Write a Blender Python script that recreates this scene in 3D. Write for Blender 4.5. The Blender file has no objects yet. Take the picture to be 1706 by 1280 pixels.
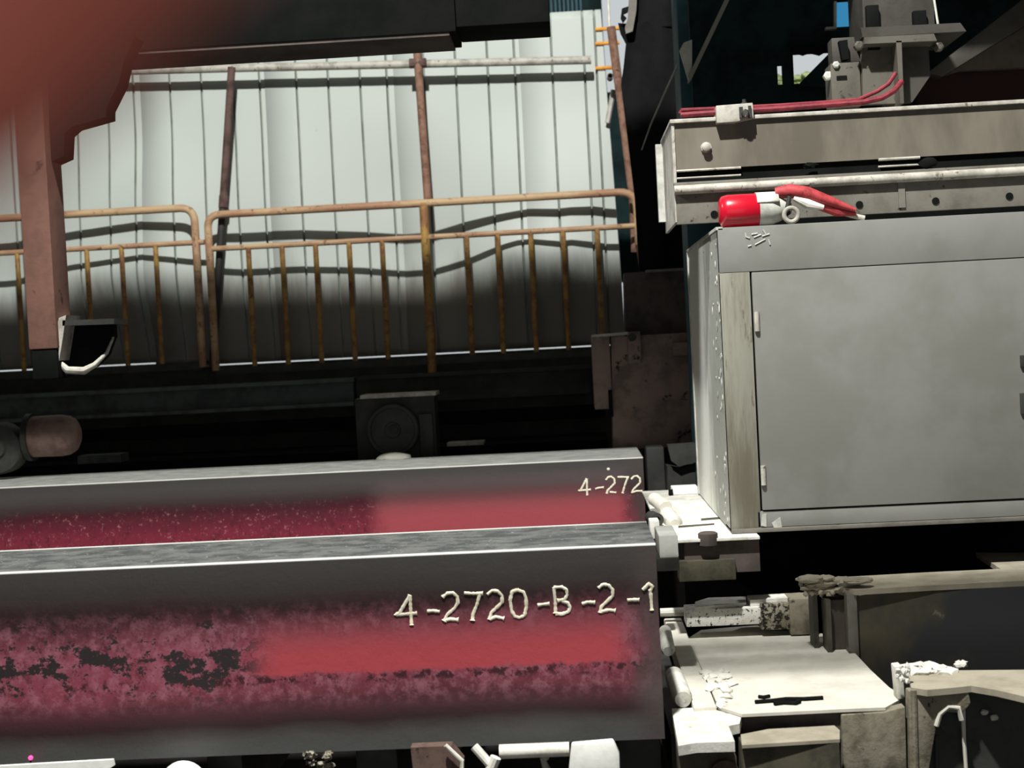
import bpy, bmesh, math, random
from mathutils import Vector, Matrix
random.seed(7)
sc = bpy.context.scene
COL = sc.collection

# ------------------------------------------------------------------ camera
F = 2369.0                      # focal length in pixels of the 1706 px frame (50 mm on 36 mm)
H = 2.4                         # eye height
ROLL = math.radians(2.85)
_d = Vector(((951 - 853) / F, -(567 - 640) / F, -1))
_c, _s = math.cos(ROLL), math.sin(ROLL)
_X = Vector((_c, _s, _c * _d.x + _s * _d.y)).normalized()
_Y = _d.normalized()
_Z = _X.cross(_Y)
M = Matrix((_X, _Y, _Z))        # camera -> world
cam_data = bpy.data.cameras.new('camera')
cam_data.sensor_width = 36.0
cam_data.lens = 36.0 * F / 1706.0
cam_data.clip_start = 0.02
cam_data.dof.use_dof = True
cam_data.dof.focus_distance = 5.6
cam_data.dof.aperture_fstop = 3.4
cam = bpy.data.objects.new('camera', cam_data)
COL.objects.link(cam)
cam.matrix_world = Matrix.Translation((0, 0, H)) @ M.to_4x4()
sc.camera = cam

# ------------------------------------------------------------------ sky, lamps, exposure
w = bpy.data.worlds.new('sky'); sc.world = w; w.use_nodes = True
bg = w.node_tree.nodes['Background']
bg.inputs[0].default_value = (0.90, 0.96, 0.98, 1); bg.inputs[1].default_value = 0.62
sc.view_settings.view_transform = 'Standard'; sc.view_settings.look = 'None'
sc.view_settings.exposure = 0.0; sc.view_settings.gamma = 1.0; sc.view_settings.use_curve_mapping = False

def lamp(name, loc, power, radius, col=(1, 1, 1)):
    l = bpy.data.lights.new(name, 'POINT'); l.energy = power; l.shadow_soft_size = radius; l.color = col
    o = bpy.data.objects.new(name, l); COL.objects.link(o); o.location = loc
    return o
lamp('high_bay_lamp', (-0.6, 2.0, H + 6.0), 4500, 0.12, (1.0, 1.0, 0.96))
# unseen spot added high on the left to brighten the cabinet side
_l = bpy.data.lights.new('cabinet_fill_spot', 'SPOT'); _l.energy = 950; _l.shadow_soft_size = 0.1; _l.spot_size = math.radians(19); _l.spot_blend = 0.6
_o = bpy.data.objects.new('cabinet_fill_spot', _l); COL.objects.link(_o); _o.location = (-5.0, 5.3, 6.0)
_o.rotation_euler = (Vector((0.6, 6.35, 2.1)) - Vector(_o.location)).to_track_quat('-Z', 'Y').to_euler()

# ------------------------------------------------------------------ pixel -> world helpers (each thing at its own depth)
def at(px, py, Y):
    r = M @ Vector(((px - 853) / F, -(py - 640) / F, -1)); t = Y / r.y
    return Vector((t * r.x, Y, H + t * r.z))
def onz(px, py, z):
    r = M @ Vector(((px - 853) / F, -(py - 640) / F, -1)); t = (z - H) / r.z
    return Vector((t * r.x, t * r.y, z))
def ax(px, py, Y): return at(px, py, Y).x
def az(px, py, Y): return at(px, py, Y).z

# ------------------------------------------------------------------ materials
def lin(c):
    return tuple(((v / 255) / 12.92 if v / 255 <= 0.04045 else ((v / 255 + 0.055) / 1.055) ** 2.4) for v in c) + (1,)
class NT:
    def __init__(s, name):
        s.m = bpy.data.materials.new(name); s.m.use_nodes = True; s.t = s.m.node_tree
        s.b = s.t.nodes['Principled BSDF']; s.tc = s.t.nodes.new('ShaderNodeTexCoord')
        s.sep = None
    def link(s, a, b): s.t.links.new(a, b)
    def put(s, inp, v):
        if hasattr(v, 'is_output'): s.link(v, inp)
        else: inp.default_value = v
    def xyz(s):
        if s.sep is None:
            s.sep = s.t.nodes.new('ShaderNodeSeparateXYZ'); s.link(s.tc.outputs['Object'], s.sep.inputs[0])
        return s.sep.outputs
    def noise(s, scale, detail=4, rough=0.6, stretch=(1, 1, 1), dist=0.0):
        mp = s.t.nodes.new('ShaderNodeMapping'); mp.inputs['Scale'].default_value = stretch
        s.link(s.tc.outputs['Object'], mp.inputs[0])
        n = s.t.nodes.new('ShaderNodeTexNoise'); s.link(mp.outputs[0], n.inputs['Vector'])
        n.inputs['Scale'].default_value = scale; n.inputs['Detail'].default_value = detail
        n.inputs['Roughness'].default_value = rough; n.inputs['Distortion'].default_value = dist
        return n.outputs['Fac']
    def math(s, op, a, b=0.0, clamp=False):
        n = s.t.nodes.new('ShaderNodeMath'); n.operation = op; n.use_clamp = clamp
        s.put(n.inputs[0], a); s.put(n.inputs[1], b); return n.outputs[0]
    def step(s, v, a, b, lo=0.0, hi=1.0):
        n = s.t.nodes.new('ShaderNodeMapRange'); n.interpolation_type = 'SMOOTHSTEP'
        s.put(n.inputs['Value'], v)
        if a <= b:
            n.inputs['From Min'].default_value = a; n.inputs['From Max'].default_value = b
            n.inputs['To Min'].default_value = lo; n.inputs['To Max'].default_value = hi
        else:
            n.inputs['From Min'].default_value = b; n.inputs['From Max'].default_value = a
            n.inputs['To Min'].default_value = hi; n.inputs['To Max'].default_value = lo
        return n.outputs['Result']
    def mix(s, f, a, b):
        n = s.t.nodes.new('ShaderNodeMix'); n.data_type = 'RGBA'
        s.put(n.inputs[0], f); s.put(n.inputs[6], a); s.put(n.inputs[7], b); return n.outputs[2]
    def ramp(s, v, stops):
        n = s.t.nodes.new('ShaderNodeValToRGB'); s.put(n.inputs[0], v)
        e = n.color_ramp.elements
        while len(e) < len(stops): e.new(0.5)
        for i, (p, c) in enumerate(stops): e[i].position = p; e[i].color = c
        return n.outputs[0]
    def bump(s, h, strength=0.3, dist=0.01):
        n = s.t.nodes.new('ShaderNodeBump'); n.inputs['Strength'].default_value = strength
        n.inputs['Distance'].default_value = dist; s.put(n.inputs['Height'], h)
        s.link(n.outputs[0], s.b.inputs['Normal'])
    def fin(s, col, rough=0.7, metal=0.0, spec=0.3):
        s.put(s.b.inputs['Base Color'], col); s.put(s.b.inputs['Roughness'], rough)
        s.b.inputs['Metallic'].default_value = metal; s.b.inputs['Specular IOR Level'].default_value = spec
        return s.m

def surf(name, c1, c2, scale=6, lo=0.4, hi=0.65, rough=0.75, metal=0.0, spec=0.3, bump=0.15, stretch=(1, 1, 1), c3=None, s3=25, l3=0.6, h3=0.68):
    n = NT(name)
    f = n.noise(scale, 5, 0.65, stretch)
    col = n.mix(n.step(f, lo, hi), lin(c1), lin(c2))
    if c3:
        col = n.mix(n.step(n.noise(s3, 4, 0.7, stretch), l3, h3), col, lin(c3))
    if bump: n.bump(n.noise(scale * 6, 4, 0.7), bump, 0.006)
    return n.fin(col, rough, metal, spec)

MAT = {}
MAT['black'] = surf('greasy_black_steel', (44, 44, 42), (60, 58, 55), 5, rough=0.6)
MAT['void'] = surf('sooty_black', (17, 19, 18), (24, 25, 24), 4, rough=0.95, spec=0.05)
MAT['teal'] = surf('dark_teal_paint', (52, 90, 100), (40, 70, 78), 4, rough=0.6)
MAT['tealdark'] = surf('sooty_teal_paint', (30, 48, 50), (20, 31, 32), 4, rough=0.8, spec=0.1)
MAT['darkgrey'] = surf('oily_grey_steel', (58, 58, 54), (44, 43, 40), 6, rough=0.6)
MAT['grey'] = surf('machine_grey_paint', (146, 142, 133), (132, 128, 119), 3, rough=0.45, bump=0.03, stretch=(1, 1, 0.3))
MAT['greymid'] = surf('dull_grey_paint', (112, 108, 100), (92, 88, 80), 5, rough=0.55, c3=(60, 55, 48))
MAT['greydark'] = surf('dim_grey_paint', (84, 80, 74), (64, 60, 55), 5, rough=0.6, c3=(45, 42, 38))
MAT['pale'] = surf('pale_grey_edge', (190, 190, 182), (160, 160, 152), 12, rough=0.6)
MAT['cabinet'] = surf('cabinet_grey_paint', (128, 128, 124), (117, 117, 110), 2.2, rough=0.42, bump=0.02, spec=0.4)
MAT['rust'] = surf('brown_rust', (104, 84, 76), (74, 58, 52), 9, rough=0.85, c3=(50, 38, 32))
MAT['rustpole'] = surf('rusty_scaffold_tube', (136, 104, 88), (104, 74, 60), 14, rough=0.8, c3=(70, 50, 40))
MAT['rustdark'] = surf('dark_purple_rust', (96, 74, 70), (66, 50, 47), 12, rough=0.85)
MAT['housing'] = surf('grimy_brown_steel', (140, 120, 112), (106, 92, 86), 5, rough=0.8, c3=(44, 36, 33), s3=9)
MAT['channel'] = surf('oily_channel_steel', (92, 100, 96), (72, 76, 73), 6, rough=0.5)
MAT['web'] = surf('grimy_beam_web', (112, 106, 95), (90, 85, 75), 3, rough=0.5, bump=0.03, stretch=(1, 1, 0.3))
MAT['headgrey'] = surf('dim_head_grey', (88, 84, 76), (72, 68, 61), 5, rough=0.6, c3=(45, 42, 38))
MAT['headdark'] = surf('dark_head_grey', (64, 61, 56), (50, 47, 43), 5, rough=0.6)
MAT['housingdark'] = surf('grimy_dark_brown_steel', (84, 75, 70), (62, 56, 52), 5, rough=0.8)
MAT['leg'] = surf('brown_primer_steel', (122, 88, 76), (100, 72, 62), 5, rough=0.7, c3=(70, 50, 44), s3=12)
MAT['galv'] = surf('dusty_galvanised_steel', (178, 174, 164), (146, 142, 132), 14, rough=0.5, c3=(105, 98, 84))
MAT['chrome'] = surf('polished_rod', (170, 170, 165), (140, 140, 134), 20, rough=0.18, metal=0.9, bump=0)
MAT['dust'] = surf('settled_beige_dust', (204, 200, 188), (190, 186, 174), 8, rough=0.95, bump=0.1)
MAT['dustbeige'] = surf('dull_beige_dust', (158, 151, 134), (140, 133, 116), 8, rough=0.95, bump=0.1)
MAT['dustwhite'] = surf('settled_white_dust', (216, 214, 206), (190, 187, 176), 14, rough=0.95, bump=0.25, c3=(140, 134, 122), s3=18, l3=0.62, h3=0.72)
MAT['dustdirty'] = surf('caked_dust_on_steel', (128, 122, 106), (88, 82, 68), 9, rough=0.9, bump=0.4, c3=(60, 54, 44), s3=14)
MAT['olive'] = surf('olive_grimy_steel', (78, 74, 60), (54, 51, 42), 8, rough=0.85, c3=(120, 112, 96), s3=20, l3=0.66, h3=0.74)
MAT['guide'] = surf('stained_dark_guide_steel', (50, 52, 52), (82, 74, 56), 2.2, 0.45, 0.72, rough=0.7, c3=(112, 104, 84), s3=9, l3=0.66, h3=0.76)
MAT['beigewhite'] = surf('pale_cream_paint', (226, 222, 212), (204, 200, 188), 20, rough=0.6)
MAT['white'] = surf('bright_white_paint', (248, 248, 242), (236, 236, 228), 14, rough=0.8, bump=0.1)
MAT['cream'] = surf('cream_marking_paint', (255, 248, 226), (248, 236, 204), 60, rough=0.6, bump=0.3)
MAT['red'] = surf('red_gloss_paint', (190, 18, 42), (160, 16, 34), 6, rough=0.25, spec=0.6, bump=0)
MAT['reddusty'] = surf('dusty_red_paint', (178, 66, 70), (140, 44, 50), 30, rough=0.6)
MAT['hose'] = surf('dusty_red_hose', (128, 44, 54), (100, 30, 40), 30, rough=0.55)
MAT['hand'] = surf('coral_red_fingertip', (248, 146, 124), (240, 130, 112), 30, rough=0.6)
MAT['orange'] = surf('orange_ladder_paint', (226, 160, 70), (196, 128, 50), 10, rough=0.6)
MAT['pinkrust'] = surf('pinkish_primer', (136, 112, 104), (110, 84, 78), 8, rough=0.6)
MAT['timber'] = surf('speckled_scale_block', (222, 220, 212), (204, 200, 190), 10, rough=0.95, bump=0.5, c3=(58, 54, 46), s3=58, l3=0.55, h3=0.62)
MAT['timberdark'] = surf('dark_speckled_block', (150, 144, 128), (110, 104, 88), 10, rough=0.95, bump=0.5, c3=(36, 32, 26), s3=52, l3=0.46, h3=0.54)
MAT['concrete'] = surf('sooty_concrete', (62, 60, 56), (44, 42, 40), 3, rough=0.9)
MAT['rubber'] = surf('black_rubber', (22, 23, 23), (16, 17, 17), 4, rough=0.9, spec=0.08)
MAT['green'] = surf('pale_green_growth', (176, 190, 140), (130, 150, 92), 20, rough=0.9)

def rail_mat():
    n = NT('worn_yellow_paint')
    z = n.xyz()[2]
    rustf = n.step(n.noise(9, 5, 0.7), 0.42, 0.6)
    col = n.mix(rustf, lin((164, 130, 70)), lin((132, 94, 62)))
    col = n.mix(n.step(n.noise(26, 4, 0.7), 0.55, 0.68), col, lin((104, 70, 44)))
    return n.fin(col, 0.65)
MAT['yellow'] = rail_mat()

def railtop_mat():
    n = NT('rust_worn_yellow_tube')
    col = n.mix(n.step(n.noise(7, 5, 0.7, (0.3, 1, 1)), 0.4, 0.62), lin((180, 152, 118)), lin((152, 114, 88)))
    col = n.mix(n.step(n.noise(22, 4, 0.7), 0.58, 0.7), col, lin((96, 64, 46)))
    return n.fin(col, 0.6)
MAT['yellowrust'] = railtop_mat()

def cladding_mat():
    n = NT('pale_green_cladding_paint')
    g = n.t.nodes.new('ShaderNodeNewGeometry')
    sp = n.t.nodes.new('ShaderNodeSeparateXYZ'); n.link(g.outputs['Position'], sp.inputs[0])
    z = sp.outputs[2]
    col = n.mix(n.noise(1.3, 3, 0.5, (1, 1, 0.25)), lin((170, 178, 172)), lin((186, 191, 186)))
    # dirty runs at the foot of the sheets, with the lower wall's shade painted in
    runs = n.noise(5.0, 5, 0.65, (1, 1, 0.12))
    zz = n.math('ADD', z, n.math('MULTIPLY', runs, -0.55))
    dirt_shade = n.step(zz, 2.78, 2.45)
    col = n.mix(n.math('MULTIPLY', dirt_shade, 0.8), col, lin((104, 96, 86)))
    spot = n.step(n.noise(6, 3, 0.6, (1, 1, 0.7)), 0.735, 0.76)
    col = n.mix(n.math('MULTIPLY', spot, 0.6), col, lin((110, 118, 108)))
    return n.fin(col, 0.55, 0, 0.25)
MAT['clad'] = cladding_mat()
MAT['groove'] = surf('shaded_dirty_groove', (150, 157, 151), (132, 138, 131), 6, rough=0.8)  # grooves coloured greyer for their shade as well as dirt

def cabinet_side_mat():
    n = NT('stained_cabinet_side')
    x, y, z = n.xyz()
    col = n.mix(n.noise(4, 4, 0.6, (1, 1, 0.3)), lin((226, 228, 220)), lin((206, 206, 196)))
    m = n.step(n.math('ADD', y, n.math('MULTIPLY', n.noise(7, 5, 0.7, (1, 1, 0.35)), -0.9)), -0.27, -0.75)
    col = n.mix(n.math('MULTIPLY', m, 0.7), col, lin((104, 106, 95)))
    sp = n.step(n.noise(24, 5, 0.75, (1, 1, 0.5)), 0.57, 0.66)
    col = n.mix(n.math('MULTIPLY', n.math('MULTIPLY', sp, n.step(y, -0.15, -0.6, 0.2, 0.9)), 1.0), col, lin((66, 68, 58)))
    fl = n.step(n.noise(19, 5, 0.75, (1, 1.3, 0.7)), 0.66, 0.7)
    col = n.mix(fl, col, lin((226, 226, 214)))
    n.bump(n.noise(24, 5, 0.7), 0.25, 0.006)
    return n.fin(col, 0.7)
MAT['cabside'] = cabinet_side_mat()

def stile_mat():
    n = NT('olive_streaked_cabinet_edge')
    x, y, z = n.xyz()
    f = n.noise(9, 5, 0.7, (1, 1, 0.12))
    col = n.mix(n.step(f, 0.38, 0.62), lin((136, 134, 122)), lin((106, 101, 87)))
    col = n.mix(n.math('MULTIPLY', n.step(n.noise(28, 4, 0.7, (1, 1, 0.2)), 0.58, 0.68), 0.6), col, lin((80, 74, 60)))
    return n.fin(col, 0.6)
MAT['stile'] = stile_mat()

def bloom_mat(name, xp0, xp1, front):
    """hot-rolled blank: object x = 0 at its painted end, z = 0 at its foot."""
    n = NT(name)
    x, y, z = n.xyz()
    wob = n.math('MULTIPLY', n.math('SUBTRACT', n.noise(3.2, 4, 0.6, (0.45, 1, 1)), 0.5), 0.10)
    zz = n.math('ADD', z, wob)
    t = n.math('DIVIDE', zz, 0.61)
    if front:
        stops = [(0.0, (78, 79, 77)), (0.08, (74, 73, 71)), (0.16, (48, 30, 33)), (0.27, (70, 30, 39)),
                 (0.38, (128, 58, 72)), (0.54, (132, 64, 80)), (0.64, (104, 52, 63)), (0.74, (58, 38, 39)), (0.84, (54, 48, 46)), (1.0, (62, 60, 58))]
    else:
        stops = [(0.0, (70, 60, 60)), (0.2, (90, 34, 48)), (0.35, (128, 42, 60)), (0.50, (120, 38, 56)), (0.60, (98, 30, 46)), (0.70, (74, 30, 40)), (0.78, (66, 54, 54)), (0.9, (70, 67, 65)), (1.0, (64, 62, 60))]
    base = n.ramp(t, [(p, lin(c)) for p, c in stops])  # scale-dark bands by the flanges also paint in the concave web's shading
    # mottling of the flaked scale
    mott = n.noise(26, 6, 0.75)
    band = n.math('MULTIPLY', n.step(z, 0.12, 0.22), n.step(z, 0.50, 0.40))
    col = n.mix(n.math('MULTIPLY', band, n.step(mott, 0.42, 0.66, 0.0, 0.6) if front else n.step(n.noise(48, 5, 0.8), 0.56, 0.70, 0.0, 0.8)), base, lin((160, 104, 118)) if front else lin((196, 130, 136)))
    col = n.mix(n.math('MULTIPLY', band, n.step(n.noise(34, 5, 0.75, (1, 1, 0.6)), 0.47, 0.36, 0.0, 0.65)), col, lin((74, 28, 36)))
    # dark flakes gathered along one ragged line
    line = n.math('ADD', z, n.math('MULTIPLY', n.math('SUBTRACT', n.noise(2.6, 4, 0.65), 0.5), 0.30))
    near = n.math('MULTIPLY', n.step(line, 0.20, 0.27), n.step(line, 0.36, 0.29))
    flakes = n.step(n.math('ADD', n.noise(24, 5, 0.76, (0.75, 1, 1.0)), n.math('MULTIPLY', near, 0.10)), 0.575, 0.60)
    flake_f = n.math('MULTIPLY', n.math('MULTIPLY', flakes, 1.0 if front else 0.0), n.math('MULTIPLY', n.step(x, xp0 + 0.08, xp0 - 0.10), band))
    # ground smooth patch
    ex = n.math('ADD', x, n.math('MULTIPLY', n.math('SUBTRACT', n.noise(14, 4, 0.7), 0.5), 0.09))
    lo = 0.235 if front else 0.15
    ez = n.math('ADD', z, n.math('MULTIPLY', n.math('SUBTRACT', n.noise(22, 4, 0.7), 0.5), 0.05))
    patch = n.math('MULTIPLY', n.math('MULTIPLY', n.step(ex, xp0 - 0.10, xp0 + 0.06), n.step(ex, xp1 + 0.06, xp1 - 0.08)),
                   n.math('MULTIPLY', n.step(ez, lo, lo + 0.02), n.step(ez, 0.48, 0.31) if front else n.step(ez, 0.58, 0.52)))
    pcol = n.mix(n.step(z, 0.28, 0.46), lin((170, 67, 75)), lin((116, 62, 69)))
    if not front:
        pcol = n.mix(n.step(z, 0.33, 0.52), lin((160, 71, 79)), lin((84, 72, 73)))
    col = n.mix(patch, col, pcol)
    col = n.mix(n.math('MULTIPLY', flake_f, n.math('SUBTRACT', 1.0, patch)), col, lin((44, 38, 38)))
    if front:
        fr = n.math('MULTIPLY', n.step(ez, 0.205, 0.225), n.step(ez, 0.25, 0.235))
        col = n.mix(n.math('MULTIPLY', fr, n.step(n.noise(30, 4, 0.7), 0.5, 0.58)), col, lin((60, 28, 34)))
    # bare grey end and flange skins
    end = n.step(n.math('ADD', x, n.math('MULTIPLY', n.math('SUBTRACT', n.noise(5, 4, 0.6), 0.5), 0.12)), -0.13, -0.02)
    col = n.mix(n.math('MULTIPLY', end, 0.85), col, lin((70, 62, 60)))
    top = n.step(z, 0.603, 0.6085)
    tcol = n.mix(n.step(n.noise(16, 5, 0.7, (0.7, 1, 1)), 0.4, 0.62), lin((98, 99, 97)) if front else lin((160, 161, 157)), lin((64, 66, 66)) if front else lin((136, 137, 133)))
    tcol = n.mix(n.step(n.noise(60, 4, 0.75), 0.62, 0.72), tcol, lin((190, 190, 184)))
    rim = n.math('MAXIMUM', n.step(y, 0.022, 0.010), n.step(y, 0.50 if front else 0.66, 0.53 if front else 0.70))
    tcol = n.mix(n.math('MULTIPLY', rim, 0.85), tcol, lin((206, 206, 200)))
    col = n.mix(top, col, tcol)
    n.bump(n.math('ADD', mott, n.math('MULTIPLY', flake_f, -0.6)), 0.25, 0.006)
    return n.fin(col, 0.62, 0.0, 0.3)

# ------------------------------------------------------------------ mesh builder
class MB:
    def __init__(s): s.v = []; s.f = []
    def add(s, vs, fs):
        o = len(s.v); s.v += [tuple(v) for v in vs]; s.f += [tuple(i + o for i in f) for f in fs]; return s
    def box(s, x0, x1, y0, y1, z0, z1):
        x0, x1 = sorted((x0, x1)); y0, y1 = sorted((y0, y1)); z0, z1 = sorted((z0, z1))
        return s.add([(x0, y0, z0), (x1, y0, z0), (x1, y1, z0), (x0, y1, z0), (x0, y0, z1), (x1, y0, z1), (x1, y1, z1), (x0, y1, z1)],
                     [(0, 3, 2, 1), (4, 5, 6, 7), (0, 1, 5, 4), (1, 2, 6, 5), (2, 3, 7, 6), (3, 0, 4, 7)])
    def pbox(s, p0, p1, Y, depth):
        """pixel rectangle at depth Y, axis aligned in the world, thickness depth going back."""
        cx, cy = (p0[0] + p1[0]) / 2, (p0[1] + p1[1]) / 2
        return s.box(ax(p0[0], cy, Y), ax(p1[0], cy, Y), Y, Y + depth, az(cx, p1[1], Y), az(cx, p0[1], Y))
    def prism(s, poly, y0, y1):          # poly of (x, z)
        a = sum(poly[i][0] * poly[(i + 1) % len(poly)][1] - poly[(i + 1) % len(poly)][0] * poly[i][1] for i in range(len(poly)))
        if a < 0: poly = poly[::-1]
        n = len(poly)
        vs = [(p[0], y0, p[1]) for p in poly] + [(p[0], y1, p[1]) for p in poly]
        fs = [tuple(range(n)), tuple(range(2 * n - 1, n - 1, -1))] + [(i, i + n, (i + 1) % n + n, (i + 1) % n) for i in range(n)]
        return s.add(vs, fs)
    def pprism(s, pts, Y, depth):
        return s.prism([(at(px, py, Y).x, at(px, py, Y).z) for px, py in pts], Y, Y + depth)
    def slab(s, pts, z, thick):          # pixel outline lying on the level z
        p = [onz(px, py, z) for px, py in pts]
        a = sum(p[i].x * p[(i + 1) % len(p)].y - p[(i + 1) % len(p)].x * p[i].y for i in range(len(p)))
        if a < 0: p = p[::-1]
        n = len(p)
        vs = [(q.x, q.y, z - thick) for q in p] + [(q.x, q.y, z) for q in p]
        fs = [tuple(range(n - 1, -1, -1)), tuple(range(n, 2 * n))] + [(i, (i + 1) % n, (i + 1) % n + n, i + n) for i in range(n)]
        return s.add(vs, fs)
    def tube(s, path, r, n=12, caps=True):
        path = [Vector(p) for p in path]; rs = r if isinstance(r, (list, tuple)) else [r] * len(path)
        rings = []; up = None
        for i, p in enumerate(path):
            d = ((path[min(i + 1, len(path) - 1)] - path[max(i - 1, 0)])).normalized()
            if up is None:
                up = Vector((0, 0, 1)) if abs(d.z) < 0.9 else Vector((0, 1, 0))
            a = d.cross(up).normalized(); b = a.cross(d).normalized(); up = b
            rings.append([p + (a * math.cos(2 * math.pi * k / n) + b * math.sin(2 * math.pi * k / n)) * rs[i] for k in range(n)])
        vs = [v for ring in rings for v in ring]; fs = []
        for i in range(len(path) - 1):
            for k in range(n):
                fs.append((i * n + k, i * n + (k + 1) % n, (i + 1) * n + (k + 1) % n, (i + 1) * n + k))
        if caps:
            fs.append(tuple(range(n - 1, -1, -1))); fs.append(tuple(range((len(path) - 1) * n, len(path) * n)))
        return s.add(vs, fs)
    def lathe(s, origin, axis, prof, n=24):   # prof of (distance along axis, radius)
        axis = Vector(axis).normalized(); origin = Vector(origin)
        up = Vector((0, 0, 1)) if abs(axis.z) < 0.9 else Vector((0, 1, 0))
        a = axis.cross(up).normalized(); b = a.cross(axis).normalized(); vs = []; fs = []
        for d, r in prof:
            r = max(r, 0.0004)
            vs += [origin + axis * d + (a * math.cos(2 * math.pi * k / n) + b * math.sin(2 * math.pi * k / n)) * r for k in range(n)]
        m = len(prof)
        for q in range(m - 1):
            for k in range(n):
                fs.append((q * n + k, q * n + (k + 1) % n, (q + 1) * n + (k + 1) % n, (q + 1) * n + k))
        fs.append(tuple(range(n - 1, -1, -1))); fs.append(tuple(range((m - 1) * n, m * n)))
        return s.add(vs, fs)
    def lump(s, c, size, seed, rough=0.25, sub=2):
        bm = bmesh.new(); bmesh.ops.create_icosphere(bm, subdivisions=sub, radius=1.0)
        rnd = random.Random(seed)
        for v in bm.verts:
            k = 1 + rnd.uniform(-rough, rough)
            v.co = Vector((v.co.x * size[0] * k, v.co.y * size[1] * k, v.co.z * size[2] * k)) + Vector(c)
        bm.verts.index_update()
        s.add([v.co[:] for v in bm.verts], [tuple(v.index for v in f.verts) for f in bm.faces]); bm.free()
        return s

def mesh_obj(name, mb, mat, off, bevel=0.0, smooth=True, angle=35):
    me = bpy.data.meshes.new(name)
    me.from_pydata([(v[0] - off[0], v[1] - off[1], v[2] - off[2]) for v in mb.v], [], mb.f)
    bm = bmesh.new(); bm.from_mesh(me)
    bmesh.ops.recalc_face_normals(bm, faces=bm.faces)
    if bevel > 0:
        es = [e for e in bm.edges if len(e.link_faces) == 2 and e.calc_face_angle(0) > 0.6]
        bmesh.ops.bevel(bm, geom=es, offset=bevel, segments=2, affect='EDGES', profile=0.6, clamp_overlap=True)
    bm.to_mesh(me); bm.free()
    if smooth:
        me.shade_smooth(); me.set_sharp_from_angle(angle=math.radians(angle))
    me.materials.append(mat)
    o = bpy.data.objects.new(name, me); COL.objects.link(o)
    return o

OFF = {}
def base_of(mb):
    xs = [v[0] for v in mb.v]; ys = [v[1] for v in mb.v]; zs = [v[2] for v in mb.v]
    return ((min(xs) + max(xs)) / 2, (min(ys) + max(ys)) / 2, min(zs))
def thing(name, label, cat, loc, group=None):
    o = bpy.data.objects.new(name, None); COL.objects.link(o); o.location = loc; o.empty_display_size = 0.05
    o['label'] = label; o['category'] = cat
    if group: o['group'] = group
    OFF[o.name] = tuple(loc); return o
def single(name, mb, mat, label, cat, bevel=0.0, group=None, angle=35, kind=None):
    loc = base_of(mb); o = mesh_obj(name, mb, mat, loc, bevel, True, angle); o.location = loc
    o['label'] = label; o['category'] = cat
    if group: o['group'] = group
    if kind: o['kind'] = kind
    OFF[o.name] = loc; return o
def struct(name, mb, mat, bevel=0.0, angle=35):
    loc = base_of(mb); o = mesh_obj(name, mb, mat, loc, bevel, True, angle); o.location = loc; o['kind'] = 'structure'
    OFF[o.name] = loc; return o
def part(name, mb, mat, parent, bevel=0.0, label=None, angle=35, kind=None):
    off = OFF[parent.name]; o = mesh_obj(name, mb, mat, off, bevel, True, angle); o.parent = parent
    if label: o['label'] = label
    if kind: o['kind'] = kind
    OFF[o.name] = off; return o

def interp(x, pts):
    if x <= pts[0][0]: return pts[0][1]
    for (a, va), (b, vb) in zip(pts, pts[1:]):
        if x <= b:
            t = (x - a) / (b - a); return va + (vb - va) * t
    return pts[-1][1]

# ================================================================== SETTING
struct('floor', MB().box(-9, 9, -4, 13.2, -0.1, 0.0), MAT['concrete'])
struct('ceiling', MB().box(-9, 9, -4, 13.2, 9.6, 9.8), MAT['concrete'])
struct('wall_left', MB().box(-9.2, -9, -4, 13.2, 0, 9.6), MAT['concrete'])
struct('wall_right', MB().box(9, 9.2, -4, 13.2, 0, 9.6), MAT['concrete'])
struct('wall_front', MB().box(-9, -4.2, -4.2, -4, 0, 9.6).box(4.2, 9, -4.2, -4, 0, 9.6).box(-4.2, 4.2, -4.2, -4, 4.6, 9.6), MAT['concrete'])   # wide open bay door behind the viewer
# hall beyond the cladding
xa, xb = ax(1004, 40, 13), ax(1062, 40, 13)
struct('wall_beyond', MB().box(-9, xa, 13, 13.2, 4.9, 9.6).box(xb, 1.5, 13, 13.2, 4.6, 9.6).box(1.5, 9, 13, 13.2, 6.6, 9.6).box(xa - 0.3, xb + 0.6, 12.9, 13, az(1040, 470, 12.9), az(1040, 152, 12.9)), MAT['tealdark'])
fm = MB()
for px in (917, 924, 931, 938, 945, 952, 959, 966):
    fm.box(ax(px, 8, 12.95), ax(px + 3, 8, 12.95), 12.93, 12.99, 4.95, 7.5)
# ribs of the far sheet
wb = bpy.data.objects['wall_beyond']
part('wall_rib', fm, MAT['teal'], wb)
# back wall on the right, with a small window opening behind the machine
wx0, wx1, wz0, wz1 = 1.25, 2.30, H + 1.55, H + 2.55
rb = struct('wall_back_right', MB().box(0.80, wx0, 10.1, 10.3, 0, 9.6).box(wx1, 9, 10.1, 10.3, 0, 9.6).box(wx0, wx1, 10.1, 10.3, 0, wz0).box(wx0, wx1, 10.1, 10.3, wz1, 9.6), MAT['void'])

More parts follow.
